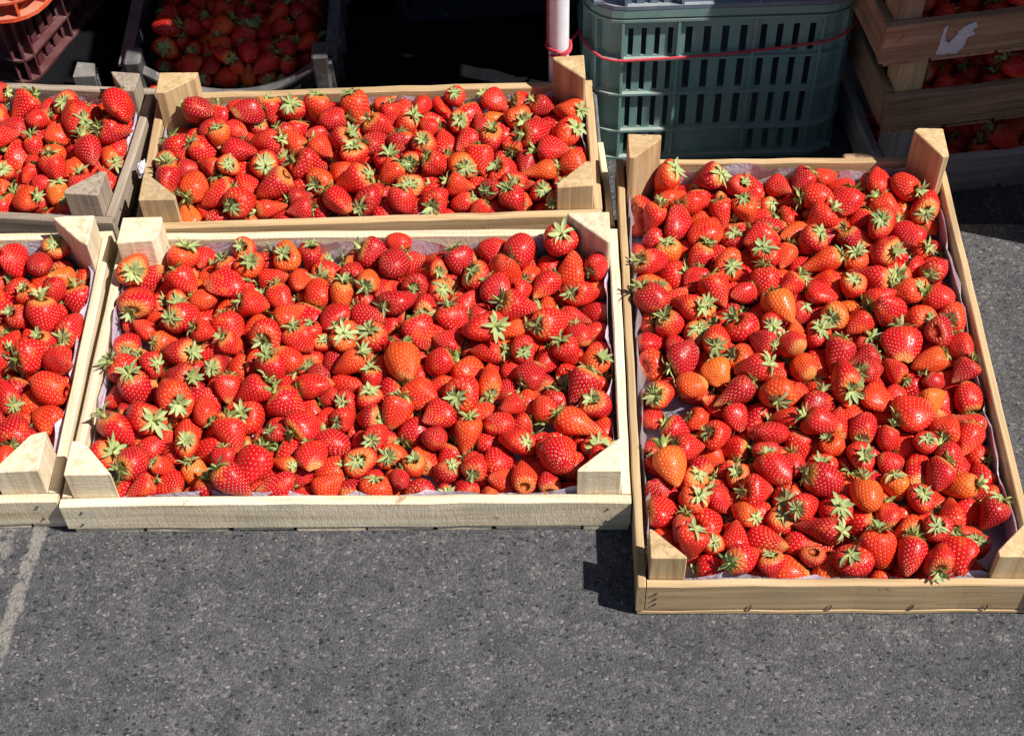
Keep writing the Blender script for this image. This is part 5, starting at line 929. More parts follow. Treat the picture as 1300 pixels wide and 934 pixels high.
        '3,0,0,-3104,6066,190,42,140,-431,99,6,3,0,0,-3681,6272,231,-208,-113,425,130,15,3,0,0,-2337,5463,112,-302,217,319,99,7,3,0,0,-2001,5853,236,27,-235,51,110,4,3,4,6,-2879,5823,195,23'
        '9,88,-395,105,0,3,0,0,-2242,5470,196,-17,124,393,94,7,3,0,0,-3271,5550,175,135,295,29,95,14,3,0,0,-2297,5870,222,408,50,-118,88,13,3,0,0,-3166,6157,203,-58,-76,461,91,7,3,0,0,-2529'
        ',6110,192,-260,60,-240,123,8,3,6,2,-3534,6147,188,61,-405,9,102,13,3,0,0,-2914,5909,175,-225,-70,-407,87,10,3,0,0,-2725,5786,291,-57,479,132,118,7,3,0,0,-3173,5483,233,-18,-272,219'
        ',98,2,3,0,0,-2280,5626,221,-95,93,423,106,14,3,3,3,-3434,5919,253,-36,-454,-206,108,1,3,0,0,-3648,6131,217,-275,25,304,99,14,3,0,0,-2634,5715,218,-22,147,-422,113,14,3,0,0,-2634,54'
        '12,159,-135,57,242,86,15,3,0,0,-2667,6132,156,64,297,282,72,7,3,0,0,-2009,5710,186,97,271,-234,89,14,3,0,0,-2983,4424,121,26,-280,-413,118,13,4,0,0,-2081,4552,90,99,243,416,76,6,4,'
        '0,0,-2124,4184,104,-285,-123,198,126,5,4,0,0,-2844,4272,105,-134,93,468,105,7,4,0,0,-2703,4233,95,-39,214,314,117,14,4,0,0,-2554,5054,108,144,-184,-441,121,6,4,0,0,-2412,5061,118,2'
        '06,361,268,87,13,4,0,0,-3191,4669,107,238,124,365,103,13,4,0,0,-2366,4284,88,152,-178,-441,78,0,4,0,0,-2891,4904,114,-277,-103,-121,121,1,4,0,0,-2529,4561,97,303,15,-161,97,12,4,0,'
        '0,-3066,4784,107,2,245,213,111,7,4,0,0,-2209,4125,107,265,94,130,107,0,4,0,0,-3049,4947,98,-192,-204,396,113,11,4,0,0,-2778,4377,99,211,98,345,98,4,4,0,0,-2700,4084,103,-141,228,-9'
        '7,104,2,4,0,0,-3382,3951,137,468,-175,0,122,15,4,0,0,-2530,4440,93,178,-199,-173,80,6,4,0,0,-2511,4732,95,99,200,-316,119,0,4,0,0,-2672,4952,97,30,228,113,126,14,4,0,0,-3371,4206,1'
        '01,156,236,343,94,0,4,0,0,-2232,4469,111,207,-191,-73,105,1,4,0,0,-2137,4821,95,283,-16,-183,110,11,4,0,0,-3222,4964,107,239,-39,340,102,13,4,0,0,-3258,4017,101,253,-143,-225,98,3,'
        '4,0,0,-2218,3980,95,136,-239,-368,88,2,4,0,0,-3177,4816,92,216,-27,-402,107,14,4,0,0,-3180,4186,102,-19,282,372,91,15,4,0,0,-3190,3809,99,214,-127,-358,114,12,4,0,0,-2501,4213,92,2'
        '17,-25,-399,109,14,4,0,0,-3104,4304,110,165,-237,-323,124,10,4,0,0,-2065,4337,95,223,97,-25,103,12,4,0,0,-3364,3832,122,498,44,0,87,4,4,0,0,-2848,4665,97,-269,-16,-151,95,10,4,0,0,'
        '-2352,4674,93,221,87,-70,98,12,4,0,0,-2349,4913,95,169,-135,290,103,4,4,0,0,-2853,3775,100,272,12,151,101,8,4,0,0,-2521,3870,100,-282,67,-75,93,9,4,0,0,-3284,4443,101,-125,-212,168'
        ',119,8,4,0,0,-2895,4069,109,217,-184,-294,108,15,4,0,0,-3005,3999,117,-233,-303,81,108,14,4,0,0,-2731,4847,89,-196,-108,396,84,12,4,0,0,-3030,4605,110,-32,287,-407,126,10,4,0,0,-23'
        '25,3733,103,-255,96,411,89,15,4,0,0,-2658,3806,106,80,271,404,113,10,4,0,0,-3025,3875,87,219,-2,-441,92,0,4,0,0,-2741,4617,139,-361,345,-18,111,8,4,0,0,-2758,5032,82,204,104,-287,7'
        '5,14,4,0,0,-2240,4570,104,-208,179,1,107,2,4,0,0,-2039,3873,125,319,-382,-29,102,6,4,0,0,-2537,4046,95,167,-184,-414,105,12,4,0,0,-2632,4376,94,25,245,-408,94,12,4,0,0,-2956,5053,1'
        '03,26,-236,-349,110,4,4,0,0,-2965,3786,109,250,-101,93,125,10,4,0,0,-2263,4251,102,-214,189,154,117,11,4,0,0,-2067,4437,112,-155,-204,-66,123,10,4,0,0,-2137,4918,191,201,395,145,92'
        ',12,4,0,0,-3070,4683,152,208,-2,-440,72,12,4,0,0,-2459,4963,96,-78,225,-262,95,6,4,0,0,-2170,5035,101,93,224,-430,108,6,4,0,0,-2946,4769,129,194,408,189,115,7,4,0,0,-3044,4168,112,'
        '-136,67,472,118,7,4,0,0,-2946,4298,112,347,121,-215,94,11,4,0,0,-2288,3825,124,-192,406,20,95,6,4,0,0,-2717,3905,85,204,-195,-383,82,11,4,0,0,-3265,4276,109,-77,277,398,114,2,4,0,0'
        ',-3109,3756,115,368,15,4,106,1,4,0,0,-2301,4784,136,440,11,-98,121,3,4,0,0,-3210,4555,104,172,-189,392,106,10,4,0,0,-3120,4457,98,172,-193,43,94,10,4,0,0,-2308,4389,83,164,145,-270'
        ',78,0,4,0,0,-2860,5057,91,-100,185,391,98,12,4,0,0,-2146,4659,87,-172,-143,-216,83,4,4,0,0,-3327,4661,107,-271,192,362,100,7,4,0,0,-3275,3928,190,267,209,-284,115,2,4,0,0,-2613,468'
        '0,90,-202,93,322,104,0,4,0,0,-3023,4076,192,291,38,368,106,15,4,0,0,-2066,4229,192,18,350,-59,127,7,4,4,4,-2749,4905,184,-376,-160,285,88,11,4,0,0,-3366,4338,175,-334,-286,-210,92,'
        '14,4,0,0,-2538,4890,122,-382,-55,218,106,1,4,0,0,-2878,4400,108,353,-177,27,87,10,4,0,0,-2338,4530,121,202,244,-355,102,3,4,0,0,-3332,5088,96,258,88,325,94,10,4,0,0,-2153,3908,86,1'
        '91,115,-437,88,0,4,0,0,-2678,4410,163,51,-84,104,98,8,4,0,0,-2456,4374,120,147,-180,104,127,13,4,0,0,-2773,3816,88,-130,234,375,76,12,4,0,0,-2812,4787,86,-197,-46,439,83,12,4,0,0,-'
        '2913,4169,87,-235,70,-349,80,8,4,0,0,-2460,4582,121,-62,377,-203,107,0,4,0,0,-2606,4160,154,71,416,194,96,7,4,0,0,-2109,3883,181,184,-105,186,90,13,4,0,0,-2851,3896,128,353,-283,-2'
        '07,116,7,4,0,0,-2604,4809,97,137,-224,-319,94,6,4,0,0,-3138,5067,124,-134,248,-330,130,15,4,0,0,-2823,4011,90,184,210,-398,72,15,4,0,0,-2046,3976,89,80,263,396,74,2,4,0,0,-2424,395'
        '6,109,-282,9,-38,122,10,4,0,0,-2503,3750,89,112,201,-54,97,14,4,0,0,-3139,4091,111,-155,-64,443,114,0,4,0,0,-2402,4127,97,267,-106,-272,98,8,4,0,0,-2863,4520,108,-53,270,416,116,3,'
        '4,0,0,-2051,4957,112,266,97,190,103,14,4,0,0,-2074,4101,149,-166,311,-319,118,15,4,3,2,-3373,4087,98,183,-163,132,82,13,4,0,0,-3063,4367,207,-60,-224,-414,93,13,4,0,0,-2034,4789,12'
        '2,-18,-203,-410,115,2,4,7,8,-2302,3868,201,232,125,-408,84,0,4,0,0,-3111,4012,209,-48,-100,-131,104,2,4,0,0,-3175,3972,137,344,-256,246,111,4,4,0,0,-3134,4589,203,58,364,130,102,1,'
        '4,0,0,-2232,4919,121,338,16,264,113,15,4,0,0,-2365,4200,115,19,-140,-157,92,15,4,0,0,-3406,3748,179,-441,161,167,112,8,4,0,0,-2636,3965,87,-214,62,367,92,0,4,0,0,-2993,4870,104,-46'
        '1,151,-122,72,1,4,0,0,-2473,4473,131,74,-30,-440,77,6,4,0,0,-2666,4845,176,298,4,-397,90,14,4,0,0,-3019,4938,209,-367,146,-215,112,13,4,0,0,-3238,4670,215,263,-17,-411,118,7,4,0,0,'
        '-2808,4988,178,33,-90,-442,121,2,4,0,0,-2762,3994,131,-6,370,259,83,12,4,0,0,-2397,3804,137,105,-122,-352,117,0,4,0,0,-3158,3762,195,-67,205,153,108,14,4,0,0,-2605,4292,174,-29,382'
        ',-148,94,4,4,0,0,-2145,4518,161,44,-24,-373,90,0,4,0,0,-2920,3963,198,-448,-91,176,102,0,4,0,0,-2285,4670,170,95,49,-485,100,0,4,7,4,-3316,5009,151,222,-259,256,95,5,4,0,0,-2560,46'
        '10,193,77,-2,231,108,10,4,0,0,-2174,3766,118,-275,182,236,105,10,4,0,0,-3111,4210,198,212,-84,-234,113,6,4,0,0,-2887,4350,213,46,329,373,130,9,4,0,0,-2458,4190,221,-212,64,371,120,'
        '3,4,0,0,-2815,4138,119,42,381,-141,106,0,4,0,0,-2262,5063,103,211,-132,-331,101,0,4,0,0,-2311,4059,181,-300,-110,227,130,8,4,0,0,-2443,4801,115,-77,-255,-393,89,14,4,0,0,-2554,3953'
        ',183,-321,224,303,88,4,4,0,0,-3208,4422,177,320,211,-207,110,15,4,0,0,-2703,3744,156,-171,-99,308,102,11,4,0,0,-2047,4658,115,307,321,208,89,9,4,0,0,-2952,3841,201,-270,33,384,116,'
        '12,4,0,0,-3138,4849,177,212,-90,287,108,5,4,0,0,-2693,5069,131,-84,-102,311,109,10,4,0,0,-3312,4575,169,330,124,244,72,4,4,0,0,-2857,4737,206,-424,-24,-262,86,11,4,0,0,-2248,4977,2'
        '02,-350,-113,-184,103,1,4,9,2,-2325,4388,184,-209,-71,-378,103,2,4,0,0,-2867,4612,212,-289,-76,-371,122,2,4,0,0,-2636,4569,120,-100,-411,217,80,15,4,0,0,-2511,4993,215,6,355,-346,1'
        '30,7,4,0,0,-2114,3997,121,264,-327,-265,91,2,4,0,0,-2575,4489,180,-326,-93,349,118,14,4,0,0,-3258,4808,182,9,-386,271,109,10,4,0,0,-2378,3736,231,-63,-61,171,89,9,4,0,0,-2673,4468,'
        '93,-167,-220,172,84,10,4,0,0,-2332,3934,156,177,207,410,100,14,4,0,0,-2401,4497,230,267,272,-322,110,7,4,0,0,-2590,5088,233,-170,205,-422,102,1,4,0,0,-3262,4094,212,48,382,-308,110'
        ',9,4,0,0,-2038,4587,176,203,181,-362,111,14,4,6,3,-2236,4756,211,85,-90,-463,97,15,4,0,0,-3475,3884,224,-166,260,-26,115,15,4,0,0,-2664,4981,208,188,-8,-458,109,0,4,0,0,-3233,5084,'
        '175,0,-103,451,111,8,4,0,0,-2556,4382,180,42,-107,463,90,5,4,0,0,-2828,4033,191,99,35,-359,106,15,4,0,0,-2362,4288,196,99,79,-479,116,6,4,0,0,-3256,4231,215,117,314,341,103,1,4,0,0'
        ',-2726,4298,192,128,101,325,91,2,4,0,0,-3038,5066,241,179,63,-350,114,7,4,0,0,-2207,3864,191,-170,280,294,77,3,4,0,0,-3330,3734,95,-243,-94,-424,86,2,4,0,0,-3023,4782,206,36,303,38'
        '5,77,3,4,0,0,-3396,4616,231,228,230,-379,125,3,4,0,0,-2181,4371,115,-16,78,-16,90,6,4,0,0,-2813,3815,177,200,-35,-432,89,0,4,0,0,-2550,4804,188,261,52,-379,113,0,4,0,0,-2369,5010,2'
        '05,-291,376,-10,104,9,4,9,1,-2168,4651,225,-118,-19,-138,130,1,4,7,6,-2983,4627,226,-28,-361,-331,114,13,4,0,0,-2551,3814,189,355,141,82,110,1,4,0,0,-2484,4057,201,-72,-127,471,108'
        ',15,4,0,0,-2150,4796,228,-1,498,2,99,7,4,0,0,-2418,4715,219,-286,-106,149,113,3,4,0,0,-3012,4258,180,238,-41,430,83,5,4,0,0,-2244,3740,199,-50,-342,-80,115,15,4,0,0,-3035,3950,220,'
        '-14,-41,-462,90,1,4,0,0,-2745,4491,150,-66,45,232,75,6,4,0,0,-2176,4008,207,13,-333,371,124,10,4,3,1,-2663,4611,206,-121,-227,-380,104,13,4,0,0,-2263,4193,193,329,-30,288,88,13,4,4'
        ',2,-3295,4453,231,-167,-179,-402,108,4,4,0,0,-2176,5086,179,19,-64,487,102,8,4,9,3,-3109,4498,173,84,171,95,87,12,4,0,0,-2750,5102,257,-49,256,-256,109,15,4,0,0,-3083,3848,172,-111'
        ',-248,-216,84,8,4,0,0,-2742,4184,191,-173,-172,-156,93,13,4,0,0,-3377,4189,216,259,18,-210,103,3,4,0,0,-2632,4040,186,248,133,-405,99,11,4,0,0,-2163,4404,238,273,-98,-216,130,15,4,'
        '5,2,-2876,4835,201,-188,-30,458,113,0,4,0,0,-2735,4746,160,226,265,-137,106,15,4,0,0,-3410,4055,200,68,-100,479,113,8,4,0,0,-2937,4158,195,305,208,294,94,1,4,0,0,-2035,4352,226,-59'
        ',-383,-134,100,13,4,5,3,-2428,3928,194,334,-71,-310,95,11,4,0,0,-3279,3759,207,26,-243,-410,109,15,4,0,0,-1788,6896,98,-80,-285,-398,96,9,5,0,0,-1450,6830,94,22,-303,384,92,14,5,0,'
        '0,-1058,7484,79,207,-84,447,84,4,5,0,0,-1314,6990,94,-60,-283,407,96,9,5,0,0,-1732,6401,81,258,-128,-148,60,13,5,0,0,-1339,6715,80,210,-5,-389,89,12,5,0,0,-1112,6803,101,-130,294,-'
        '335,109,12,5,0,0,-1778,7305,77,294,96,-43,79,11,5,0,0,-1845,6543,86,44,-277,411,79,13,5,0,0,-1219,6501,92,119,-129,423,86,1,5,0,0,-1361,7222,80,138,-167,204,83,4,5,0,0,-1506,6506,7'
        '2,-156,-181,-364,79,5,5,0,0,-1202,7401,85,311,164,207,72,9,5,0,0,-1616,7027,106,-66,-357,77,93,0,5,0,0,-1671,7140,71,136,218,-11,61,11,5,0,0,-1206,6929,77,122,187,-352,88,0,5,0,0,-'
        '1291,6414,85,-68,284,-393,76,3,5,0,0,-1050,6704,92,60,310,-381,91,12,5,0,0,-1760,7070,85,108,286,353,92,5,5,0,0,-1038,7232,91,129,-111,275,82,1,5,0,0,-1458,6727,89,151,102,24,88,14'
        ',5,0,0,-1639,6734,112,21,-398,77,88,11,5,0,0,-1349,7368,79,-266,24,-314,71,2,5,0,0,-1460,7120,81,-228,93,30,83,12,5,0,0,-1647,7386,128,24,-75,493,87,4,5,0,0,-1401,6598,90,290,26,8,'
        '91,3,5,0,0,-1162,6591,76,-8,327,-375,70,5,5,0,0,-1662,6532,76,155,-158,405,74,4,5,0,0,-1635,7619,71,-31,223,-178,61,0,5,0,0,-1174,6419,73,220,-141,52,76,5,5,0,0,-1872,7096,72,159,1'
        '51,-258,68,0,5,0,0,-1044,6890,82,-74,230,433,75,14,5,0,0,-1849,6757,86,159,126,-221,104,12,5,0,0,-1044,7040,92,270,-116,131,95,10,5,0,0,-1746,7008,92,167,317,-348,75,7,5,0,0,-1249,'
        '7211,92,-17,-294,-403,89,9,5,0,0,-1183,7599,94,-80,308,-153,94,15,5,0,0,-1505,6400,106,-294,69,-335,101,15,5,0,0,-1756,7396,100,-258,-6,17,98,15,5,0,0,-1378,6404,112,-245,-431,50,8'
        '4,10,5,0,0,-1455,6946,83,-176,200,-412,104,5,5,0,0,-1199,6800,75,-187,115,422,78,0,5,0,0,-1666,6617,92,-323,-13,-200,73,12,5,0,0,-1219,6711,74,-2,284,402,60,8,5,0,0,-1750,6540,80,-'
        '231,-84,-126,84,8,5,0,0,-1841,6995,82,-96,-239,215,86,8,5,0,0,-1300,7476,79,-171,-133,-408,82,4,5,0,0,-1168,7511,103,-214,-336,226,84,11,5,0,0,-1224,7073,117,-203,-204,-170,89,9,5,'
        '0,0,-1265,7329,103,365,158,-58,81,15,5,0,0,-1866,7269,93,-180,-156,-310,95,10,5,0,0,-1519,7227,109,394,-308,0,103,7,5,0,0,-1872,7413,80,-57,205,352,87,12,5,0,0,-1635,6421,82,151,-1'
        '40,385,82,8,5,0,0,-1438,7311,184,299,-68,-280,89,11,5,0,0,-1722,6460,126,214,-129,412,92,1,5,0,0,-1667,6861,87,-265,41,-10,82,2,5,0,0,-1070,6518,79,-77,190,-28,85,12,5,0,0,-1746,75'
        '03,176,197,-455,35,86,13,5,0,0,-1534,7609,80,-84,-257,309,73,10,5,0,0,-1309,6852,99,-347,-15,-63,93,9,5,0,0,-1031,6975,196,299,181,-317,86,4,5,0,0,-1424,6483,76,-211,-115,386,66,6,'
        '5,0,0,-1535,6858,121,-287,273,16,85,12,5,0,0,-1043,7317,153,7,8,-489,94,10,5,0,0,-1467,7018,116,-366,-18,-311,109,11,5,0,0,-1201,6854,160,168,-71,-440,96,12,5,0,0,-1614,6940,174,15'
        '8,385,262,101,7,5,0,0,-1021,7389,103,152,-235,158,70,14,5,0,0,-1670,7597,143,281,123,178,86,8,5,0,0,-1220,7591,178,-102,239,408,79,13,5,0,0,-1048,7114,143,-183,207,236,96,12,5,0,0,'
        '-1177,6610,141,107,211,-25,101,14,5,0,0,-1473,7104,180,317,-55,45,82,15,5,0,0,-1443,7595,175,-99,-322,-350,86,9,5,0,0,-1286,7186,163,267,264,-306,102,0,5,0,0,-1457,6493,153,9,356,3'
        '12,79,12,5,0,0,-1133,6672,80,-229,13,180,68,14,5,0,0,-1753,6673,128,180,-226,282,104,0,5,0,0,-1666,6571,160,231,-6,-107,80,0,5,0,0,-1686,7485,80,267,-31,185,63,13,5,0,0,-1825,6560,'
        '177,63,-179,445,104,13,5,0,0,-1178,7163,145,-102,-335,327,74,1,5,0,0,-1059,6874,171,-225,-20,395,90,11,5,0,0,-1531,6773,149,128,-202,215,93,4,5,0,0,-1399,6659,148,-168,-258,-36,81,'
        '1,5,0,0,-1313,7054,145,164,312,293,62,13,5,0,0,-1316,6557,175,-304,173,-355,104,11,5,0,0,-1845,6841,151,-243,123,407,81,8,5,0,0,-1747,7319,148,320,-370,-99,65,1,5,0,0,-1721,7063,18'
        '6,226,-12,-54,109,4,5,0,0,-1844,7389,182,-16,192,457,88,3,5,0,0,-1499,7521,102,-3,136,415,93,12,5,0,0,-1092,7443,180,-45,181,-256,109,10,5,0,0,-1345,7592,186,-26,224,433,81,12,5,0,'
        '0,-1259,7510,165,353,-57,245,79,5,5,0,0,-1089,6592,74,118,214,429,61,8,5,0,0,-1394,6957,187,-49,-354,-345,84,1,5,0,0,-1602,6645,158,182,185,112,71,3,5,0,0,-1060,6579,172,18,311,227'
        ',96,3,5,0,0,-1458,7412,189,-332,31,357,96,0,5,0,0,-1570,6477,79,178,134,-336,72,6,5,0,0,-1742,6801,103,173,-397,249,81,13,5,0,0,-1730,7587,176,-145,347,328,75,11,5,0,0,-1863,6649,8'
        '0,-270,-44,401,65,15,5,0,0,-1115,6943,97,-14,-157,-376,83,8,5,0,0,-1279,6732,143,-49,261,321,101,0,5,0,0,-1211,7367,148,-23,-240,428,70,5,5,0,0,-1366,6822,150,67,-245,427,88,8,5,0,'
        '0,-1672,6803,152,4,101,-54,88,4,5,0,0,-1705,6950,151,190,5,-204,75,1,5,0,0,-1439,7212,143,310,40,-177,74,6,5,0,0,-1175,6737,134,157,297,325,60,3,5,0,0,-1607,6543,163,186,372,-188,7'
        '5,11,5,0,0,-1345,6497,102,-262,153,-397,86,1,5,0,0,-1476,6938,163,-177,302,350,68,8,5,0,0,-1717,7425,201,80,208,87,82,11,5,0,0,-1317,7481,222,-53,321,283,83,12,5,0,0,-1300,6637,191'
        ',42,-248,-203,69,15,5,0,0,-1392,7215,187,37,219,446,79,12,5,0,0,-1659,6386,201,-307,276,281,93,12,5,0,0,-1281,7412,169,390,-56,-308,90,15,5,0,0,-1274,6415,166,-86,199,124,103,0,5,0'
        ',0,-1849,7207,153,161,89,-456,86,12,5,0,0,-1166,7502,173,-226,-121,-293,86,10,5,0,0,-1368,7466,163,130,-149,115,74,5,5,0,0,-1680,6708,184,-189,-121,400,97,11,5,0,0,-1650,7274,171,1'
        '31,247,170,98,12,5,0,0,-1436,6859,173,-174,103,58,71,7,5,0,0,-1548,7042,157,-272,-218,200,71,3,5,0,0,-1400,6593,221,-28,161,206,104,7,5,0,0,-1562,7174,172,-51,12,456,102,14,5,0,0,-'
        '1604,7512,125,-335,104,-286,85,8,5,0,0,-1324,6895,174,-307,-150,341,70,12,5,0,0,-1572,6421,165,-191,184,273,87,7,5,0,0,-1180,7267,175,-122,198,-421,80,13,5,0,0,-1756,6867,190,402,-'
        '85,283,83,0,5,0,0,-1097,6692,193,-61,472,-66,98,7,5,0,0,-1821,7056,154,-301,-25,296,79,9,5,0,0,-1862,7299,201,-270,-95,-101,82,1,5,0,0,-1836,6781,206,155,-76,-456,101,6,5,0,0,-1220'
        ',6996,162,217,168,110,92,14,5,0,0,-1065,7040,220,80,-290,-79,80,15,5,0,0,-1145,7094,191,-133,-233,373,73,15,5,0,0,-1196,6675,190,-148,136,9,85,14,5,0,0,-1146,6946,221,25,106,455,97'
        ',2,5,0,0,-1134,7175,223,303,216,318,95,15,5,0,0,-1826,6669,226,-46,266,0,109,7,5,0,0,-1230,6751,229,-250,-142,-356,88,5,5,0,0,-1542,6840,202,-89,157,87,80,12,5,0,0,-1755,7135,197,-'
        '384,-283,87,87,2,5,0,0,-1291,7077,223,239,119,323,92,15,5,0,0,-1668,7168,140,31,-84,-59,78,8,5,0,0,-1393,7516,186,88,-52,-462,78,12,5,0,0,-1521,6517,203,-53,-223,-388,96,15,5,0,0,-'
        '1181,6505,201,-126,111,457,87,7,5,0,0,-1553,7585,176,46,69,-285,96,12,5,0,0,-1148,7372,148,279,-133,297,83,2,5,0,0,-1394,7095,156,-319,-182,-168,76,5,5,0,0,-1360,6463,221,-72,-292,'
        '-328,106,1,5,0,0,-1707,7343,206,-72,215,-443,81,10,5,0,0,-1539,7350,163,47,-427,254,67,13,5,0,0,-1683,6912,232,-132,126,434,99,6,5,0,0,-1744,6572,192,-51,78,319,60,10,5,0,0,-1485,6'
        '625,143,194,114,-187,82,0,5,0,0,-1845,6929,201,-149,370,271,104,12,5,0,0,-1135,6823,212,238,280,-191,89,11,5,0,0,-1330,7306,144,259,-172,308,86,10,5,0,0,-1508,7004,214,-125,-183,32'
        '0,92,8,5,0,0,-1441,6753,181,217,118,-38,78,15,5,0,0,-1529,6652,222,-16,236,231,109,12,5,0,0,-1163,6399,174,-53,26,-232,73,1,5,0,0,-1773,7276,212,222,236,-241,98,11,5,0,0,-1581,7460'
        ',190,216,-190,348,77,8,5,0,0,-1837,7123,224,-278,-115,335,91,0,5,0,0,-1170,7406,238,-173,-220,-110,106,13,5,0,0,-1622,7100,152,-271,-169,-317,62,1,5,0,0,-1310,6962,210,-11,46,445,1'
        '01,6,5,0,0,-1228,7541,228,66,160,-94,71,14,5,0,0,-1366,7291,240,-331,-46,210,90,10,5,0,0,-1146,6467,119,-21,-119,411,61,6,5,0,0,-1050,7227,177,-126,155,-373,78,8,5,0,0,-1667,7490,1'
        '89,-149,-5,-400,75,0,5,0,0,-1500,6435,227,271,-186,376,75,13,5,0,0,-1595,6700,206,-118,27,361,77,8,5,0,0,-1549,7289,209,-62,72,303,78,12,5,0,0,-1410,7157,223,119,115,-7,92,12,5,0,0'
        ',-1250,7330,245,420,-153,-52,95,3,5,0,0,-1420,6385,175,-87,-163,-45,65,15,5,0,0')
# ---------------------------------------------------------------- strawberries
def mesh_with(name, V, F, mat, uv=None, attrs=()):
    me = bpy.data.meshes.new(name); me.from_pydata([tuple(v) for v in V], [], F); me.update()
    me.polygons.foreach_set('use_smooth', [True] * len(me.polygons)); me.materials.append(mat)
    if uv is not None:
        l = me.uv_layers.new(name='uv'); idx = np.empty(len(me.loops), dtype=np.int32); me.loops.foreach_get('vertex_index', idx)
        l.data.foreach_set('uv', np.asarray(uv, dtype=np.float32)[idx].ravel())
    for nm, val in attrs:
        at = me.attributes.new(nm, 'FLOAT', 'POINT'); at.data.foreach_set('value', np.asarray(val, dtype=np.float32))
    return me
SH = [berry_verts(k) for k in range(N_SHAPE)]; CX = [calyx_verts(k) for k in range(N_CALYX)]
FLESH = [mesh_with('fruit', V, F, M_BERRY, UV, (('rad', R),)) for V, F, UV, R in SH]
LEAF = [mesh_with('calyx', V, F, M_CALYX, None, (('along', T),)) for V, F, T in CX]
def look(i):
    r = random.Random(7000 + i); t = min(.99, max(.02, r.betavariate(1.5, 1.5)))
    return t, (r.randrange(N_CALYX) if r.random() > .012 else -1), r.uniform(0, 6.28), r.uniform(.85, 1.2)
def squashed(cr, p, q, s, k):
    """the calyx end is pressed against a wall of the crate: its leaves have come off"""
    if cr not in CR: return False
    x, y, yw, W, L = CR[cr]; c = p + q @ Vector((0, 0, s * (berry_params(k)['L'] * .5 + .010))); c = Matrix.Rotation(-yw, 3, 'Z') @ (c - Vector((x, y, 0)))
    return c.z < .062 and (c.x < .013 or c.y < .013 or c.x > W - .013 or c.y > L - .013)
def decode():
    v = [int(q) for q in DATA.split(',')]; out = []
    for i in range(0, len(v), 11):
        x, y, z, a, b, c, s, k, cr, row, pos = v[i:i + 11]
        a, b, c = a / 500, b / 500, c / 500; w = math.sqrt(max(0, 1 - a * a - b * b - c * c))
        out.append((Vector((x, y, z)) / 4000, Quaternion((w, a, b, c)), s / 100, k, 'CEBADF'[cr], row, pos))
    return out
ORD = 'zeroth first second third fourth fifth sixth seventh eighth ninth tenth eleventh twelfth thirteenth fourteenth fifteenth sixteenth seventeenth eighteenth nineteenth twentieth twenty-first twenty-second twenty-third twenty-fourth twenty-fifth'.split()
CRN = dict(C='lower middle crate', E='right crate', B='upper middle crate', A='grey crate', D='leftmost crate')
def calyx_matrix(i, k, M, rz, s):
    return M @ Matrix.Translation((0, 0, berry_params(k)['L'] * .5 - .0022)) @ Matrix.Rotation(rz, 4, 'Z') @ Matrix.Scale(s, 4)
SB = decode(); rest = []
for i, (p, q, s, k, cr, row, pos) in enumerate(SB):
    M = Matrix.LocRotScale(p, q, Vector((s, s, s))); t, cx, rz, cs = look(i); cx = -1 if squashed(cr, p, q, s, k) else cx
    if row == 0: rest.append((M, k, t, cx, rz, cs)); continue
    hue = 'deep red' if t < .30 else 'red' if t < .68 else 'orange-red'
    form = 'double-lobed ' if k in (3, 9, 13) else 'long ' if k in (5, 11) else 'round ' if k in (1, 7) else 'large ' if s > 1.17 else 'small ' if s < .85 else ''
    e = empty('strawberry', p); e.rotation_mode = 'QUATERNION'; e.rotation_quaternion = q; e.scale = (s, s, s)
    tag(e, f'{form}{hue} strawberry, {ORD[pos]} from left in {ORD[row]} row from front plank, {CRN[cr]}', 'strawberry', 'strawberries heaped in the open crates')
    f = bpy.data.objects.new('fruit', FLESH[k]); link(f, e); f['tint'] = t
    if cx >= 0:
        c = bpy.data.objects.new('calyx', LEAF[cx]); link(c, e); c.matrix_local = calyx_matrix(i, k, Matrix(), rz, cs); c['tint'] = t
# shaded strawberries in the stacked wooden crates: the front rows
for li, (c, pr) in enumerate(stack[:4]):
    x, y, yw, W, L = CR['C']; inv = Matrix.Translation((-x, -y, 0)); inv = Matrix.Rotation(-yw, 4, 'Z') @ inv
    T = Matrix.Translation(c.location) @ Matrix.Rotation(c.rotation_euler.z, 4, 'Z')
    for i, (p, q, s, k, cr, row, pos) in enumerate(SB):
        if cr != 'C': continue
        lp = inv @ p
        if lp.y > .15 or (lp.x < .055 and lp.y < .055): continue
        M = T @ Matrix.Translation((0, 0, .004)) @ inv @ Matrix.LocRotScale(p, q, Vector((s, s, s))); t, cx, rz, cs = look(i + 5000 * (li + 1)); rest.append((M, k, t, cx, rz, cs))
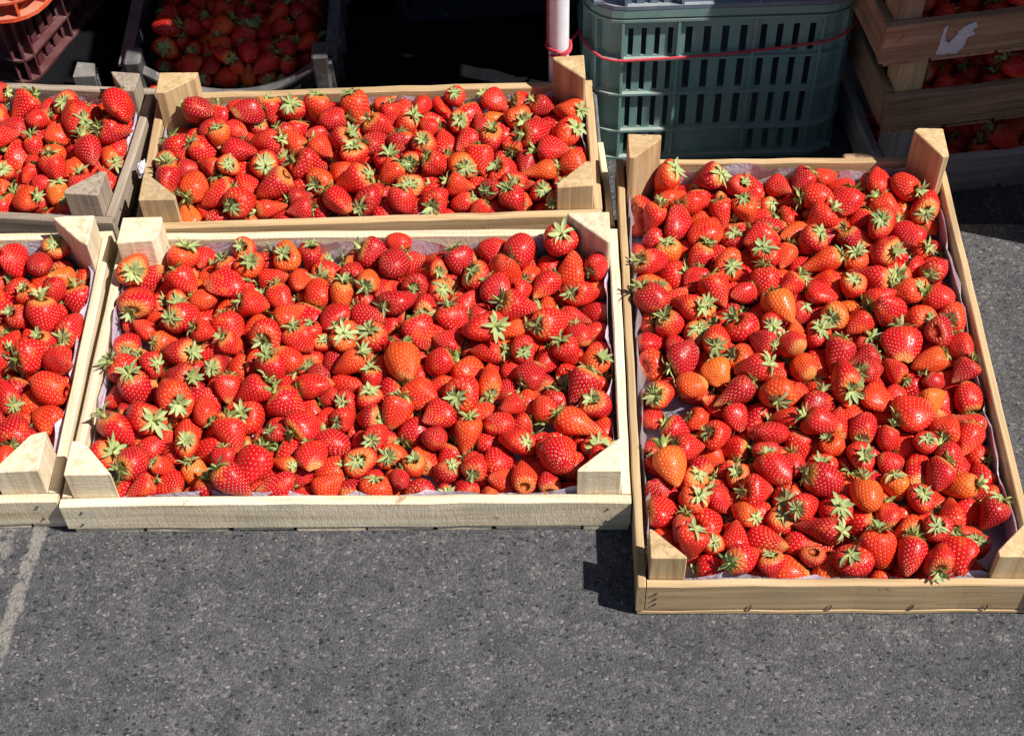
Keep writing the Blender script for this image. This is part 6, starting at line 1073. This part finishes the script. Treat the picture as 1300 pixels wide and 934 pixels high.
# one fruit that fell between two crates
rest.append((Matrix.LocRotScale(Vector((-.4685, 1.572, .034)), Quaternion((.7, .5, .3, .4)).normalized(), Vector((.9,) * 3)), 2, .4, 2, 1.0, 1.0))
def joined(name, parts, mat, keys):
    VV = []; LI = []; LS = []; UVs = []; AT = {k: [] for k in keys}; nv = 0
    for V, F, uv, attrs, M in parts:
        A = np.array(V) @ np.array(M.to_3x3()).T + np.array(M.translation); VV.append(A)
        for f in F: LI += [nv + j for j in f]; LS.append(len(f))
        if uv is not None: UVs.append(np.array(uv))
        for k in keys: AT[k].append(np.full(len(V), attrs[k]) if np.isscalar(attrs[k]) else np.array(attrs[k]))
        nv += len(V)
    me = bpy.data.meshes.new(name); VV = np.concatenate(VV); me.vertices.add(len(VV)); me.vertices.foreach_set('co', VV.astype(np.float32).ravel())
    LI = np.array(LI, dtype=np.int32); LS = np.array(LS, dtype=np.int32); me.loops.add(len(LI)); me.loops.foreach_set('vertex_index', LI)
    me.polygons.add(len(LS)); me.polygons.foreach_set('loop_start', np.concatenate([[0], np.cumsum(LS)[:-1]]).astype(np.int32)); me.polygons.foreach_set('use_smooth', [True] * len(LS))
    me.update(calc_edges=True)
    if UVs:
        l = me.uv_layers.new(name='uv'); l.data.foreach_set('uv', np.concatenate(UVs)[LI].astype(np.float32).ravel())
    for k in keys:
        at = me.attributes.new(k, 'FLOAT', 'POINT'); at.data.foreach_set('value', np.concatenate(AT[k]).astype(np.float32))
    me.materials.append(mat); return me
ho = empty('strawberries'); tag(ho, 'the remaining strawberries heaped in all the crates', 'strawberries', kind='stuff')
o = bpy.data.objects.new('fruit', joined('fruit', [(SH[k][0], SH[k][1], SH[k][2], dict(rad=SH[k][3], tint=t), M) for M, k, t, cx, rz, cs in rest], M_BERRY, ('rad', 'tint'))); link(o, ho); o['kind'] = 'stuff'
o = bpy.data.objects.new('calyx', joined('calyx', [(CX[cx][0], CX[cx][1], None, dict(along=CX[cx][2], tint=t), calyx_matrix(0, k, M, rz, cs)) for M, k, t, cx, rz, cs in rest if cx >= 0], M_CALYX, ('along', 'tint'))); link(o, ho); o['kind'] = 'stuff'
